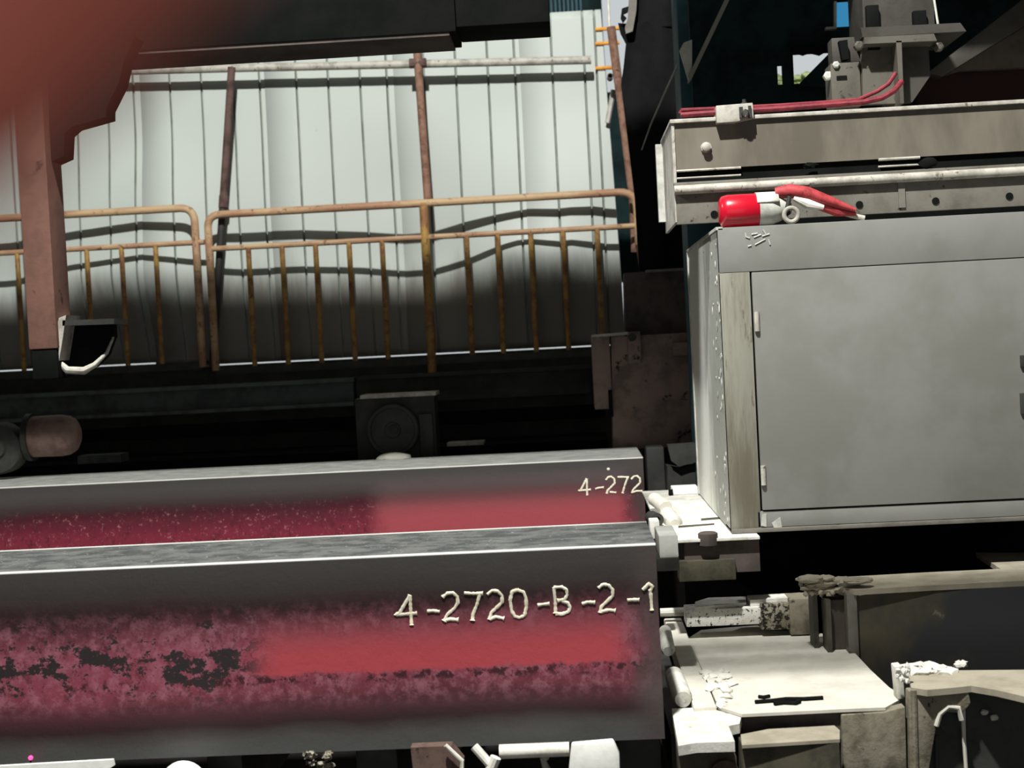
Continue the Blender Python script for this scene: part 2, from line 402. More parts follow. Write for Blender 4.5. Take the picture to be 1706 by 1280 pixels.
# --- corrugated cladding, sheet by sheet
UP = [(-60, .056), (10, .056), (130, .127), (250, .190), (310, .155), (370, .11), (500, .105), (600, .056), (700, 0.0), (780, .10), (860, .16), (886, .176), (888, .134), (950, .172), (1000, .172), (1030, .10), (1060, .08)]
LO = [(-60, .04), (10, .04), (113, .16), (250, .235), (310, .165), (400, .10), (500, .095), (600, .052), (700, -0.03), (780, .085), (860, .245), (886, .25), (888, .165), (950, .215), (1000, .16), (1040, .12)]
def bulge(x, z):
    px = 951 + (x - at(951, 420, 10).x) * 237
    u, l = interp(px, UP), interp(px, LO)
    t = (z - 3.05) / 0.30
    if t > 1:
        k = min(1, (z - 3.35) / 0.75); k = k * k * (3 - 2 * k); return u * (1 - k) + 0.07 * k
    if t < 0:
        k = min(1, -t * 0.30 / 0.7); k = k * k * (3 - 2 * k); return l * (1 - k) + 0.03 * k
    return l * (1 - t) + u * t
TOPZ = az(940, 20, 10)
ZB_R, ZB_L = az(700, 590, 10) , az(165, 609, 10)
clad = struct('wall_back', MB().box(-5.2, 0.30, 10.09, 10.13, 3.9, 3.98).box(-5.2, 0.30, 10.09, 10.13, 4.5, 4.58).box(-5.2, 0.30, 10.09, 10.13, 2.6, 2.68), MAT['greydark'])
pitch = 53.2 / 237.0
xr_edge = ax(1003, 130, 10)
ridge0 = ax(232, 130, 10)
edges = [ridge0 + k * 4 * pitch for k in range(-3, 4)] + [xr_edge]
random.seed(11)
def sheet(xl, xr, idx, right_lean=False):
    zb = ZB_L if xr < ax(345, 600, 10) else ZB_R
    gx = [];
    k0 = math.ceil((xl - ridge0) / pitch - 1e-4); k1 = math.floor((xr - ridge0) / pitch + 1e-4)
    cols = [(xl, 0.0)]
    for k in range(k0, k1 + 1):
        c = ridge0 + k * pitch
        if c - 0.02 <= xl + 1e-3 or c + 0.02 >= xr - 1e-3: continue
        cols += [(c - 0.010, 0.0), (c - 0.004, 0.022), (c + 0.004, 0.022), (c + 0.010, 0.0)]
        cols += [(c + pitch * 0.33, 0.002), (c + pitch * 0.66, 0.002)]
    cols = [q for q in cols if q[0] < xr - 0.05 or q[0] == xl]
    # the lap: a groove and a raised lip of the next sheet
    cols += [(xr - 0.046, 0.0), (xr - 0.040, 0.024), (xr - 0.032, 0.024), (xr - 0.026, 0.0), (xr + 0.010, 0.0), (xr + 0.014, 0.03)]
    nz = 44; mb = MB(); vs = []; fs = []
    dz = random.uniform(-0.012, 0.012)
    for j in range(nz + 1):
        z = zb + (TOPZ + dz - zb) * j / nz
        for x, g in cols:
            lean = 0.0
            if right_lean and x > xr - 0.02: lean = (0.06 * (1 - j / nz))
            vs.append((x + lean, 10.03 + 0.004 * (idx % 2) - bulge(min(x, xr - 0.001), z) + g, z))
    nc = len(cols)
    for j in range(nz):
        for i in range(nc - 1):
            fs.append((j * nc + i, j * nc + i + 1, (j + 1) * nc + i + 1, (j + 1) * nc + i))
    mb.add(vs, fs)
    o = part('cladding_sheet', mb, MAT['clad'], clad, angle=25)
    o.data.materials.append(MAT['groove'])
    for pl in o.data.polygons:
        i = pl.index % (nc - 1)
        if cols[i][1] > 0.01 or cols[i + 1][1] > 0.01: pl.material_index = 1
    md = o.modifiers.new('thickness', 'SOLIDIFY'); md.thickness = 0.003; md.offset = 1
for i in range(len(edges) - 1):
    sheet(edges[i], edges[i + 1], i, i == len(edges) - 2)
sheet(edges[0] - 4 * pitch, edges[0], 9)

# sooty plinth under the cladding; a thin daylight gap stays open between them
xs = ax(347, 603, 10)
GAP = 0.010
struct('trim_1', MB().box(-5.2, xs, 9.95, 10.2, 0, ZB_L - GAP), MAT['black'])
struct('trim_2', MB().box(xs, 0.80, 9.95, 10.2, 0, ZB_R - GAP), MAT['black'])
single('edge_channel', MB().pbox((-60, 648), (590, 690), 9.6, 0.05).pbox((-60, 646), (590, 652), 9.45, 0.2).pbox((-60, 686), (590, 692), 9.45, 0.2), MAT['channel'],
       'long dark oily steel channel running below the left yellow guardrails', 'channel')
single('edge_channel', MB().pbox((594, 622), (984, 665), 9.6, 0.05).pbox((594, 618), (984, 624), 9.5, 0.15), MAT['black'],
       'black greasy steel channel behind the round bearing block', 'channel')

# ================================================================== GUARDRAILS
def bend(p0, corner, p1, r, n=6):
    p0, c, p1 = Vector(p0), Vector(corner), Vector(p1)
    a = c + (p0 - c).normalized() * r; b = c + (p1 - c).normalized() * r
    return [a * (1 - t) ** 2 + c * 2 * t * (1 - t) + b * t * t for t in [i / n for i in range(n + 1)]]
YR = 9.7
# left panel
g = thing('guardrail', 'left yellow rusty guardrail panel behind the brown hanging arm', 'guardrail', (-3.3, YR, ZB_L - 0.04), 'guardrails')
pA0, pAc, pAb = at(-60, 363, YR), at(323, 346, YR), at(338, 612, YR)
pAc.z = az(250, 350, YR); pA0.z = pAc.z; pAb.x = pAc.x
part('top_rail', MB().tube([pA0] + bend(pA0, pAc, pAb, 0.10) + [pAb], 0.0265, 14), MAT['yellowrust'], g)
zmA = az(220, 410, YR)
part('mid_rail', MB().tube([(pA0.x, YR, zmA), (pAc.x + 0.06, YR, zmA)], 0.019, 10), MAT['yellowrust'], g)
zbA = az(165, 612, YR)
part('bottom_rail', MB().box(pA0.x, pAc.x, YR - 0.01, YR + 0.01, zbA - 0.05, zbA), MAT['black'], g)
for px, py in ((-28, 480), (32, 480), (92, 480), (148, 480), (206, 480), (263, 480)):
    x = ax(px, py, YR); part('baluster', MB().tube([(x, YR, zbA), (x, YR, zmA)], 0.018, 8), MAT['yellow'], g)
# right panel
g = thing('guardrail', 'long yellow rusty guardrail panel between the scaffold pole and the dark tarpaulin', 'guardrail', (-1.0, YR, ZB_R - 0.04), 'guardrails')
zt = az(700, 339, YR)
c0 = Vector((ax(346, 370, YR), YR, zt)); c1 = Vector((ax(1060, 322, YR), YR, zt + 0.0))
b0 = Vector((c0.x, YR, az(352, 618, YR))); b1 = Vector((c1.x, YR, az(1063, 408, YR)))
part('top_rail', MB().tube([b0] + bend(b0, c0, c1, 0.09) + bend(c0, c1, b1, 0.12) + [b1], 0.0265, 14), MAT['yellowrust'], g)
part('rail_end', MB().tube([b1, (b1.x + 0.005, YR, az(1064, 440, YR))], [0.024, 0.012], 10), MAT['rustpole'], g)
zm = az(700, 396, YR)
part('mid_rail', MB().tube([(c0.x, YR, zm), (c1.x, YR, zm)], 0.0195, 10), MAT['yellowrust'], g)
zb = az(700, 596, YR)
part('bottom_rail', MB().box(c0.x, ax(985, 582, YR), YR - 0.01, YR + 0.01, zb - 0.05, zb), MAT['black'], g)
for px in (418, 474, 530, 586, 641, 782, 834, 889, 943, 1000):
    x = ax(px, 490, YR); part('baluster', MB().tube([(x, YR, zb), (x, YR, zm)], 0.0185, 8), MAT['yellow'], g)
xp = ax(713, 480, YR)
part('post', MB().tube([(xp, YR, az(718, 628, YR)), (xp, YR, zt)], 0.031, 12), MAT['yellow'], g)

# scaffold tubes in front of the cladding
a, b = at(160, 119, 9.8), at(985, 100, 9.8)
single('scaffold_tube', MB().tube([a, b], 0.028, 14), MAT['galv'], 'long horizontal grey tube with a rusty underside high on the pale cladding', 'tube')
a, b = at(386, 112, 9.83), at(362, 420, 9.83)
g = thing('scaffold_pole', 'leaning purple-brown rusty pole at the left end of the long guardrail', 'pole', at(350, 612, 9.83))
part('upper_tube', MB().tube([at(386, 112, 9.742), at(372, 332, 9.775)], 0.027, 12), MAT['rustdark'], g)
part('coupler', MB().tube([at(373, 326, 9.775), at(372, 346, 9.775)], 0.034, 12), MAT['rustdark'], g)
part('lower_tube', MB().tube([at(372, 332, 9.775), at(354, 612, 9.8)], 0.027, 12), MAT['black'], g, label='soot-black lower half of the pole')
g = thing('scaffold_pole', 'upright light brown rusty pole clamped to the horizontal tube above the guardrail post', 'pole', at(713, 336, 9.74))
part('tube', MB().tube([at(695, 86, 9.74), at(713, 336, 9.74)], 0.028, 12), MAT['rustpole'], g)
part('clamp', MB().tube([at(682, 106, 9.745), at(710, 105, 9.745)], 0.034, 10), MAT['rust'], g)

# ladder and poles to the right of the cladding
YL = 9.95
g = thing('ladder', 'orange ladder rungs beside the right edge of the pale cladding', 'ladder', at(1020, 330, YL))
for py in (48, 72, 113):
    part('rung', MB().tube([at(992, py + 1, YL), at(1032, py - 1, YL)], 0.013, 8), MAT['orange'], g)
part('stile', MB().tube([at(1018, 45, YL - 0.03), at(1030, 137, YL - 0.03)], 0.030, 10), MAT['rustpole'], g)
part('stile', MB().tube([at(1012, -30, YL + 0.05), at(1016, 60, YL + 0.05)], 0.008, 6), MAT['beigewhite'], g)
single('rusty_pole', MB().tube([at(1029, 132, 9.85), at(1054, 330, 9.85), at(1058, 420, 9.85)], 0.027, 12), MAT['rustpole'], 'dusty brown pole between the cladding edge and the black tarpaulin', 'pole')
single('wall_batten', MB().tube([at(1022, 150, 9.9), at(1012, 205, 9.9)], 0.018, 6), MAT['galv'], 'short pale slanting strip beside the dusty brown pole', 'strip')
single('pipe_stub', MB().lathe(at(1016, 131, 9.8), (0, -1, 0), [(0, .02), (0.1, .02), (0.1, .014), (0.06, .014)], 14), MAT['black'], 'small black open pipe stub at the cladding edge below the orange rungs', 'pipe')
# thin bright crack beside the housing comes from real daylight; a narrow sheet edge frames it
# ================================================================== DARK BACKGROUND, CENTRE RIGHT
def sheet_wavy(pts_l, pts_r, Y, thick, amp, seed, n=12):
    """hanging sheet between a left and a right outline (same length lists of pixels)"""
    rnd = random.Random(seed); mb = MB(); vs = []; fs = []
    for (lx, ly), (rx, ry) in zip(pts_l, pts_r):
        for i in range(n + 1):
            t = i / n; p = at(lx + (rx - lx) * t, ly + (ry - ly) * t, Y)
            vs.append((p.x, Y + amp * math.sin(t * 9 + ly * 0.004), p.z))
    m = len(vs)
    vs += [(x, y + thick, z) for x, y, z in vs]
    R = len(pts_l)
    for j in range(R - 1):
        for i in range(n):
            q = (j * (n + 1) + i, (j + 1) * (n + 1) + i, (j + 1) * (n + 1) + i + 1, j * (n + 1) + i + 1)
            fs.append(q); fs.append(tuple(k + m for k in q[::-1]))
    for j in range(R - 1):
        a, b = j * (n + 1), (j + 1) * (n + 1); fs.append((a, a + m, b + m, b))
        a, b = a + n, b + n; fs.append((a, b, b + m, a + m))
    for i in range(n):
        fs.append((i, i + 1, i + 1 + m, i + m)); a = (R - 1) * (n + 1) + i; fs.append((a, a + m, a + 1 + m, a + 1))
    return mb.add(vs, fs)
YT = 8.7
g = thing('tarpaulin', 'black hanging tarpaulin with a torn grey edge right of the pale cladding', 'tarpaulin', at(1090, 450, YT))
part('sheet', sheet_wavy([(1062, -60), (1058, 0), (1050, 50), (1030, 38), (1034, 55), (1043, 72), (1039, 110), (1035, 140), (1046, 230), (1058, 330), (1062, 400), (1066, 452)],
                         [(1160, -65), (1160, -5), (1160, 42), (1160, 33), (1160, 50), (1160, 66), (1160, 105), (1160, 135), (1160, 225), (1160, 325), (1160, 395), (1160, 447)], YT, 0.02, 0.03, 3), MAT['rubber'], g)
part('torn_edge', MB().pprism([(1049, -20), (1062, -20), (1060, 18), (1054, 52), (1043, 56), (1041, 46), (1046, 30)], YT - 0.05, 0.03), MAT['greymid'], g, label='torn light grey edge strip')
part('torn_flap', MB().pprism([(1036, 14), (1048, 10), (1046, 20), (1038, 24), (1044, 30), (1038, 38), (1034, 30)], YT - 0.03, 0.02), MAT['rubber'], g)
single('thin_rod', MB().tube([at(1136, 92, 7.9), at(1105, 160, 7.9), at(1084, 208, 7.9), at(1069, 250, 7.9)], [0.006, 0.0055, 0.005, 0.003], 8), MAT['pale'], 'thin grey rod slanting across the black tarpaulin', 'rod')
single('rod_holder', MB().pprism([(1131, 84), (1138, 82), (1140, 130), (1134, 118)], 7.88, 0.06), MAT['black'], 'small black holder at the top of the thin slanting rod', 'holder')
zt_, zb_ = 6.2, 0.0
single('machine_column', MB().box(ax(1134, 160, 7.75), ax(1200, 160, 7.75), 7.75, 8.1, zb_, zt_), MAT['teal'], 'tall dark teal column behind the left end of the grey beam', 'column', bevel=0.01)
g = thing('flat_brace', 'grey V-shaped flat steel brace on the dark teal housing', 'brace', at(1148, 138, 7.3))
part('short_plate', MB().pprism([(1132, 84), (1139, 71), (1153, 66), (1153, 109), (1148, 138)], 7.3, 0.02), MAT['pale'], g)
part('long_bar', MB().pprism([(1146, 138), (1150, 120), (1209, -4), (1217, -4), (1150, 136)], 7.27, 0.03), MAT['grey'], g)

# housing plate with its openings
YH = 7.45
xsq = [1150, 1293, 1302, 1320, 1384, 1391, 1434, 1800]; ysq = [-70, 4, 48, 88, 105, 138, 300]
XX = [ax(p, 70, YH) for p in xsq]; ZZ = [az(1350, p, YH) for p in ysq]
holes = {(1, 4), (3, 3), (3, 4), (5, 1)}
hp = MB()
for i in range(len(XX) - 1):
    for j in range(len(ZZ) - 1):
        if (i, j) not in holes: hp.box(XX[i], XX[i + 1], YH, YH + 0.04, ZZ[j], ZZ[j + 1])
g = thing('machine_housing', 'dark teal housing panel with cut-out openings above the grey beam', 'housing', (XX[0], YH, ZZ[-1]))
hpo = part('panel', hp, MAT['tealdark'], g)
part('slant_plate', MB().pprism([(1392, 78), (1392, 145), (1326, 145)], YH - 0.1, 0.03), MAT['tealdark'], g)
part('frame_edge', MB().pprism([(1390, 2), (1394, 2), (1394, 48), (1390, 48)], YH - 0.04, 0.03).pprism([(1376, 45), (1394, 44), (1394, 48), (1376, 49)], YH - 0.05, 0.04), MAT['pale'], g, label='pale edge beside the blue opening')
part('torn_lining', MB().pprism([(1318, 78), (1392, 74), (1392, 84), (1376, 86), (1366, 92), (1350, 88), (1338, 92), (1326, 88), (1319, 92)], YH - 0.05, 0.02), MAT['void'], g)
# blue translucent pane seen through the top opening
n = NT('blue_tinted_clear_plastic')
tr = n.t.nodes.new('ShaderNodeBsdfTransparent'); tr.inputs[0].default_value = lin((140, 206, 236))
n.link(tr.outputs[0], n.t.nodes['Material Output'].inputs[0])
pane = MB().pbox((1372, -20), (1452, 64), 10.2, 0.01)
wnd = struct('window_1', MB().box(wx0, wx0 + 0.02, 10.08, 10.32, wz0, wz1).box(wx1 - 0.02, wx1, 10.08, 10.32, wz0, wz1), MAT['black'])
part('blue_pane', pane, n.m, wnd, label='sky-blue tinted pane')
g = thing('bush', 'pale green bush seen outside through the housing opening', 'bush', (ax(1338, 130, 10.8), 10.8, 0))
bm_ = MB(); rnd = random.Random(12)
for i in range(26):
    bm_.lump(at(1286 + rnd.random() * 84, 126 + rnd.random() * 20 + (6 if i % 3 else 0), 10.7 + rnd.random() * .2), (.05, .05, .03), 600 + i, .35, 1)
part('foliage', bm_, MAT['green'], g, kind='stuff')
part('stem', MB().tube([(ax(1338, 130, 10.8), 10.8, 0), (ax(1338, 130, 10.8), 10.8, az(1338, 136, 10.8))], 0.03, 8), MAT['rustdark'], g)

# brown housing standing right of the guardrail
YB = 8.35
g = thing('steel_housing', 'grimy brown steel housing between the guardrail end and the grey cabinet', 'housing', at(1080, 745, YB))
part('side_upright', MB().pbox((988, 560), (1018, 682), YB, 0.25), MAT['housing'], g, 0.006)
part('lower_plate', MB().pprism([(1018, 562), (1180, 552), (1180, 742), (1022, 750)], YB + 0.02, 0.25), MAT['housing'], g)
part('upper_plate', MB().pprism([(1040, 455), (1180, 447), (1180, 562), (1043, 566)], YB + 0.12, 0.25), MAT['housingdark'], g)
part('top_edge', MB().pprism([(1076, 450), (1180, 444), (1180, 448), (1076, 454)], YB + 0.08, 0.05), MAT['greymid'], g)  # lighter grey strip paints in the lit top edge
part('upright_cap', MB().pprism([(986, 558), (1046, 553), (1046, 558), (986, 562)], YB - 0.03, 0.3), MAT['galv'], g, label='pale dusty cap edge')
br = part('bracket', MB().pbox((1047, 553), (1068, 606), YB - 0.07, 0.09), MAT['housing'], g, 0.006)
part('bracket_bolt', MB().lathe(at(1053, 562, YB - 0.07), (0, -1, 0), [(0, .025), (.02, .025), (.02, 0)], 8), MAT['black'], br)
part('small_plate', MB().pbox((1121, 570), (1160, 592), YB - 0.05, 0.07), MAT['housing'], g, 0.004)
part('slot', MB().pbox((1014, 650), (1021, 695), YB - 0.005, 0.03), MAT['void'], g)
g = thing('scrap_bracket', 'dark jagged steel bracket low between the marked beam and the cabinet', 'bracket', at(1120, 830, 7.9))
part('plate', MB().pprism([(1112, 742), (1165, 738), (1165, 770), (1150, 772), (1132, 778), (1118, 768)], 7.9, 0.08), MAT['darkgrey'], g)
part('foot', MB().pprism([(1112, 778), (1132, 782), (1146, 778), (1165, 776), (1165, 832), (1112, 836)], 7.95, 0.2), MAT['black'], g)
single('post_stub', MB().pbox((1078, 745), (1108, 830), 8.1, 0.2), MAT['black'], 'black steel post behind the end of the rear marked beam', 'post', bevel=0.01)

# ================================================================== REAR ROLLER CONVEYOR
single('conveyor_frame', MB().box(-5.0, 0.2, 8.48, 8.78, 0, az(660, 792, 8.54)).box(-5.0, 0.2, 8.78, 9.4, 0, az(500, 756, 8.78)).pbox((-60, 700), (1010, 722), 9.3, 0.1), MAT['void'], 'black conveyor frame between the rear marked beam and the guardrail', 'conveyor')
YK = 8.54
g = thing('bearing_block', 'black square bearing block with a round roller end behind the rear marked beam', 'bearing', at(660, 770, YK))
part('block', MB().pbox((594, 662), (727, 791.5), YK, 0.2), MAT['black'], g, 0.008)
part('lit_cap_edge', MB().pbox((600, 656), (726, 662), YK - 0.04, 0.24), MAT['galv'], g, label='pale strip coloured for the lit top edge')  # pale strip paints the light caught along the top of the block
rr = part('roller_end', MB().lathe(at(656, 716, YK), (0, -1, 0), [(0, .16), (.05, .16), (.06, .152), (.06, .134), (.05, .13), (.05, .05), (.058, .045), (.058, .0)], 32), MAT['darkgrey'], g)
part('hub', MB().lathe(at(656, 716, YK - 0.05), (0, -1, 0), [(0, .03), (.02, .028), (.022, 0)], 16), MAT['black'], rr)
part('side_gusset', MB().pbox((700, 690), (722, 780), YK - 0.04, 0.06), MAT['darkgrey'], g, 0.004)
g = thing('roller', 'pinkish round-ended roller at the far left behind the rear marked beam', 'roller', at(95, 770, 8.2))
part('barrel', MB().lathe(at(54, 728, 8.2), (1, 0, 0), [(0, .120), (.17, .122), (.22, .115), (.255, .095), (.275, .06), (.28, .0)], 28), MAT['pinkrust'], g)
part('left_flange', MB().lathe(at(48, 729, 8.2), (1, 0, 0), [(0, .14), (.03, .14), (.03, .1)], 28), MAT['black'], g)
single('flanged_disc', MB().lathe(at(-4, 748, 8.1), (0, -1, 0), [(-.1, .15), (.0, .15), (.02, .14), (.02, .06), (.04, .05), (.04, 0)], 28), MAT['darkgrey'], 'dark round flanged disc at the left picture edge beside the pinkish roller', 'disc')
single('flat_scrap', MB().box(ax(745, 741, 8.8), ax(806, 741, 8.8), 8.79, 8.95, az(500, 756, 8.78), az(500, 756, 8.78) + 0.02), MAT['galv'], 'pale flat scrap strip right of the bearing block', 'strip')
single('flat_scrap', MB().box(ax(130, 760, 8.8), ax(202, 760, 8.8), 8.79, 8.95, az(500, 756, 8.78), az(500, 756, 8.78) + 0.05), MAT['channel'], 'dark flat scrap strip right of the pinkish roller', 'strip')
single('white_lump', MB().lump(at(657, 764, 8.28), (.10, .05, .035), 5, 0.08, 3), MAT['dust'], 'small pale lump of scale on the rear marked beam below the bearing block', 'lump')

# ================================================================== MARKED BEAMS
Z0 = 1.148; HB = 0.61
def rec(z):     # recess of the web
    z = z - Z0
    if z < 0.10 or z > 0.51: return 0.0
    if z < 0.21: k = (z - 0.10) / 0.11
    elif z > 0.40: k = (0.51 - z) / 0.11
    else: k = 1
    return 0.012 * k * k * (3 - 2 * k)
def beam_mesh(x0, x1, y0, y1):
    zs = [0, 0.05, 0.10] + [0.10 + 0.11 * i / 6 for i in range(1, 7)] + [0.27, 0.34, 0.40] + [0.40 + 0.11 * i / 6 for i in range(1, 7)] + [0.56, HB - 0.006]
    front = [(y0 + rec(Z0 + z), Z0 + z) for z in zs] + [(y0 + 0.006, Z0 + HB)]
    back = [(y1 - 0.006, Z0 + HB)] + [(y1 - rec(Z0 + z), Z0 + z) for z in reversed(zs)]
    prof = front + back; n = len(prof); mb = MB()
    xs_ = [x0 + (x1 - x0) * i / 8 for i in range(9)]
    vs = [(x, p[0], p[1]) for x in xs_ for p in prof]
    fs = [tuple(range(n)), tuple(range(8 * n, 9 * n))[::-1]]
    for i in range(8):
        for k in range(n):
            fs.append((i * n + k, (i + 1) * n + k, (i + 1) * n + (k + 1) % n, i * n + (k + 1) % n))
    return mb.add(vs, fs)
def glyph(mb, strokes, zx, zy, ox, oy, sc_, Y, r, seed):
    rnd = random.Random(seed)
    for st in strokes:
        pts = []
        for i in range(len(st) - 1):
            a, b = st[i], st[i + 1]; m = max(2, int(math.dist(a, b) / 14))
            pts += [(a[0] + (b[0] - a[0]) * k / m, a[1] + (b[1] - a[1]) * k / m) for k in range(m)]
        pts.append(st[-1]); path = []; rad = []
        for i, (gx, gy) in enumerate(pts):
            px, py = ox + gx * sc_, oy + gy * sc_
            p = at(px, py, Y); p = at(px, py, Y + rec(p.z))
            p.y -= 0.001
            path.append(p); k = 1 + rnd.uniform(-.22, .22)
            if i == len(pts) - 1: k *= 1.45
            if i == 0: k *= 1.15
            rad.append(r * k)
        tm = MB().tube(path, rad, 7)
        mb.add([(v[0], Y + rec(v[2]) - 0.0012 + (v[1] - Y - rec(v[2])) * 0.28, v[2]) for v in tm.v], tm.f)
def curve(cx, cy, rx, ry, a0, a1, n=10):
    return [(cx + rx * math.cos(math.radians(a0 + (a1 - a0) * i / n)), cy - ry * math.sin(math.radians(a0 + (a1 - a0) * i / n))) for i in range(n + 1)]

XE1 = 0.2305; Y1 = 4.40
b1 = thing('steel_beam', 'nearest red-brown steel beam marked 4-2720-B-2-1 in cream paint', 'beam', (XE1, Y1, Z0), 'marked steel beams')
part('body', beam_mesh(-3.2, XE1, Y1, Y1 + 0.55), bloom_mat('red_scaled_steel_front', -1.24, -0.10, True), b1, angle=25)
S1 = 260 / 1706
front_text = [
 ('painted_digit', 640, 960, [[(282, 210), (170, 400), (125, 425), (360, 405)], [(282, 210), (292, 400), (300, 535)]]),
 ('painted_dash', 640, 960, [[(470, 385), (540, 380), (605, 390)]]),
 ('painted_digit', 640, 960, [[(640, 230), (690, 190), (750, 182), (800, 225), (808, 290), (770, 350), (690, 420), (655, 490)], [(655, 490), (720, 470), (812, 480)]]),
 ('painted_digit', 640, 960, [[(875, 185), (960, 192), (1080, 190)], [(1045, 195), (1015, 310), (970, 420), (965, 485)]]),
 ('painted_digit', 640, 960, [[(1130, 200), (1180, 158), (1240, 165), (1290, 215), (1290, 285), (1240, 335), (1170, 400), (1152, 475)], [(1152, 475), (1220, 445), (1312, 465)]]),
 ('painted_digit', 640, 960, [[(1455, 150), (1400, 170), (1378, 260), (1395, 380), (1430, 440), (1480, 455), (1535, 430), (1555, 340), (1550, 240), (1525, 175), (1455, 150)]]),
 ('painted_dash', 860, 950, [[(235, 385), (300, 375), (365, 368)]]),
 ('painted_letter', 860, 950, [[(410, 190), (425, 330), (430, 470)], [(410, 190), (500, 185), (550, 215), (558, 270), (530, 320), (450, 335)], [(500, 340), (565, 360), (590, 410), (570, 455), (500, 480), (430, 475)]]),
 ('painted_dash', 860, 950, [[(720, 370), (780, 350), (862, 355)]]),
 ('painted_digit', 860, 950, [[(900, 195), (950, 155), (1010, 165), (1055, 215), (1055, 280), (1000, 335), (930, 400), (915, 465)], [(930, 455), (1010, 435), (1085, 445)]]),
 ('painted_dash', 860, 950, [[(1215, 330), (1270, 325), (1345, 325)]]),
 ('painted_digit', 860, 950, [[(1385, 215), (1420, 180), (1450, 145), (1490, 180), (1465, 225)], [(1465, 215), (1475, 330), (1482, 440)]]),
]
for i, (nm, ox, oy, st) in enumerate(front_text):
    mb = MB(); glyph(mb, st, 0, 0, ox, oy, S1, Y1, 0.0052, i); part(nm, mb, MAT['cream'], b1, angle=60)

XE2 = 0.352; Y2 = 7.58
b2 = thing('steel_beam', 'rear red-brown steel beam marked 4-272 in cream paint', 'beam', (XE2, Y2, Z0), 'marked steel beams')
part('body', beam_mesh(-5.0, XE2, Y2, Y2 + 0.72), bloom_mat('red_scaled_steel_rear', -1.42, -0.09, False), b2, angle=25)
S2 = 150 / 1706
rear_text = [
 ('painted_digit', [[(425, 310), (310, 535), (270, 545), (505, 525)], [(430, 315), (430, 520), (435, 630)]]),
 ('painted_dash', [[(590, 510), (660, 490), (750, 482)]]),
 ('painted_digit', [[(790, 340), (830, 290), (890, 275), (950, 320), (958, 400), (890, 470), (820, 540), (808, 595)], [(860, 570), (985, 580)]]),
 ('painted_digit', [[(1010, 285), (1120, 285), (1225, 292)], [(1200, 295), (1150, 430), (1105, 590)]]),
 ('painted_digit', [[(1270, 325), (1320, 270), (1380, 265), (1435, 310), (1440, 390), (1370, 460), (1300, 530), (1290, 585)], [(1290, 575), (1380, 550), (1480, 552)]]),
]
for i, (nm, st) in enumerate(rear_text):
    mb = MB(); glyph(mb, st, 0, 0, 940, 770, S2, Y2, 0.0052, 40 + i); part(nm, mb, MAT['cream'], b2, angle=60)
part('paint_dot', MB().lump(at(1013.5, 782, Y2), (.008, .004, .008), 2, .1), MAT['cream'], b2)

# skids the beams lie on, and the clutter glimpsed under the near beam
def skid(px, wpx, lab):
    x0, x1 = ax(px, 1250, 4.5), ax(px + wpx, 1250, 4.5)
    single('skid_rail', MB().box(x0, x1, 4.52, 8.4, 0.9, Z0), MAT['black'], lab, 'skid', bevel=0.01, group='skid rails')
skid(590, 70, 'black skid rail under the near beam right of the crumpled scale')
skid(340, 60, 'black skid rail under the near beam left of the crumpled scale')
skid(1030, 72, 'dark speckled skid rail under the marked end of the near beam')
single('white_pipe', MB().lathe(at(832, 1253, 4.33), (1, 0, 0), [(0, .022), (.215, .022)], 18), MAT['beigewhite'], 'horizontal pale pipe under the near beam', 'pipe')
g = thing('pipe_fork', 'pale forked pipe below the marking on the near beam', 'pipe', at(815, 1290, 4.45))
part('branch', MB().tube([at(790, 1244, 4.3), at(818, 1276, 4.28)], 0.014, 10), MAT['beigewhite'], g)
part('stem', MB().tube([at(826, 1262, 4.28), at(810, 1300, 4.28)], 0.017, 10), MAT['beigewhite'], g)
single('white_guard', MB().pprism([(952, 1240), (1022, 1234), (1032, 1256), (1034, 1300), (946, 1300)], 4.24, 0.03), MAT['white'], 'bright white rounded guard plate under the near beam', 'plate', bevel=0.008)
single('rusty_plate', MB().pprism([(684, 1246), (752, 1243), (772, 1268), (770, 1300), (690, 1300)], 4.34, 0.05), MAT['rust'], 'grey-brown chamfered plate under the near beam', 'plate')
single('plate_rim', MB().tube([at(742, 1242, 4.32), at(770, 1268, 4.32), at(769, 1300, 4.32)], 0.007, 8), MAT['beigewhite'], 'pale bent strip on the chamfered brown plate', 'strip')
single('small_valve', MB().tube([at(903, 1262, 4.5), at(912, 1285, 4.5)], [.008, .014], 8).lump(at(909, 1262, 4.5), (.012, .012, .012), 3), MAT['galv'], 'small pale valve stem beside the white guard plate', 'valve')
cr = MB(); rnd = random.Random(4)
for i in range(9): cr.lump(at(508 + rnd.random() * 44, 1256 + rnd.random() * 26, 4.3 + rnd.random() * .08), (.016, .02, .012), 50 + i, .35)
single('crumpled_scale', cr, MAT['timberdark'], 'crumpled grey scale heap under the near beam', 'scale', kind='stuff')
single('white_roller', MB().lathe(at(280, 1338, 4.2), (0, 1, 0), [(-.02, 0), (-.02, .075), (.18, .075)], 28), MAT['white'], 'white roller top showing below the near beam at left', 'roller')
single('pale_ledge', MB().pprism([(-40, 1279), (188, 1266), (190, 1276), (150, 1300), (-40, 1310)], 4.22, 0.012), MAT['white'], 'pale dusty ledge below the near beam at far left', 'ledge')
n = NT('red_indicator_glow'); n.b.inputs['Emission Color'].default_value = (1.0, 0.05, 0.22, 1); n.b.inputs['Emission Strength'].default_value = 3.0
g = thing('indicator_lamp', 'tiny glowing red lamp in front of the near beam at lower left', 'lamp', at(51, 1290, 4.37))
part('bulb', MB().lump(at(51, 1263, 4.37), (.0075, .0075, .0075), 9, .02), n.fin(lin((230, 40, 80)), 0.4), g)
part('stalk', MB().tube([at(51, 1266, 4.375), at(52, 1300, 4.375)], 0.003, 6), MAT['black'], g)

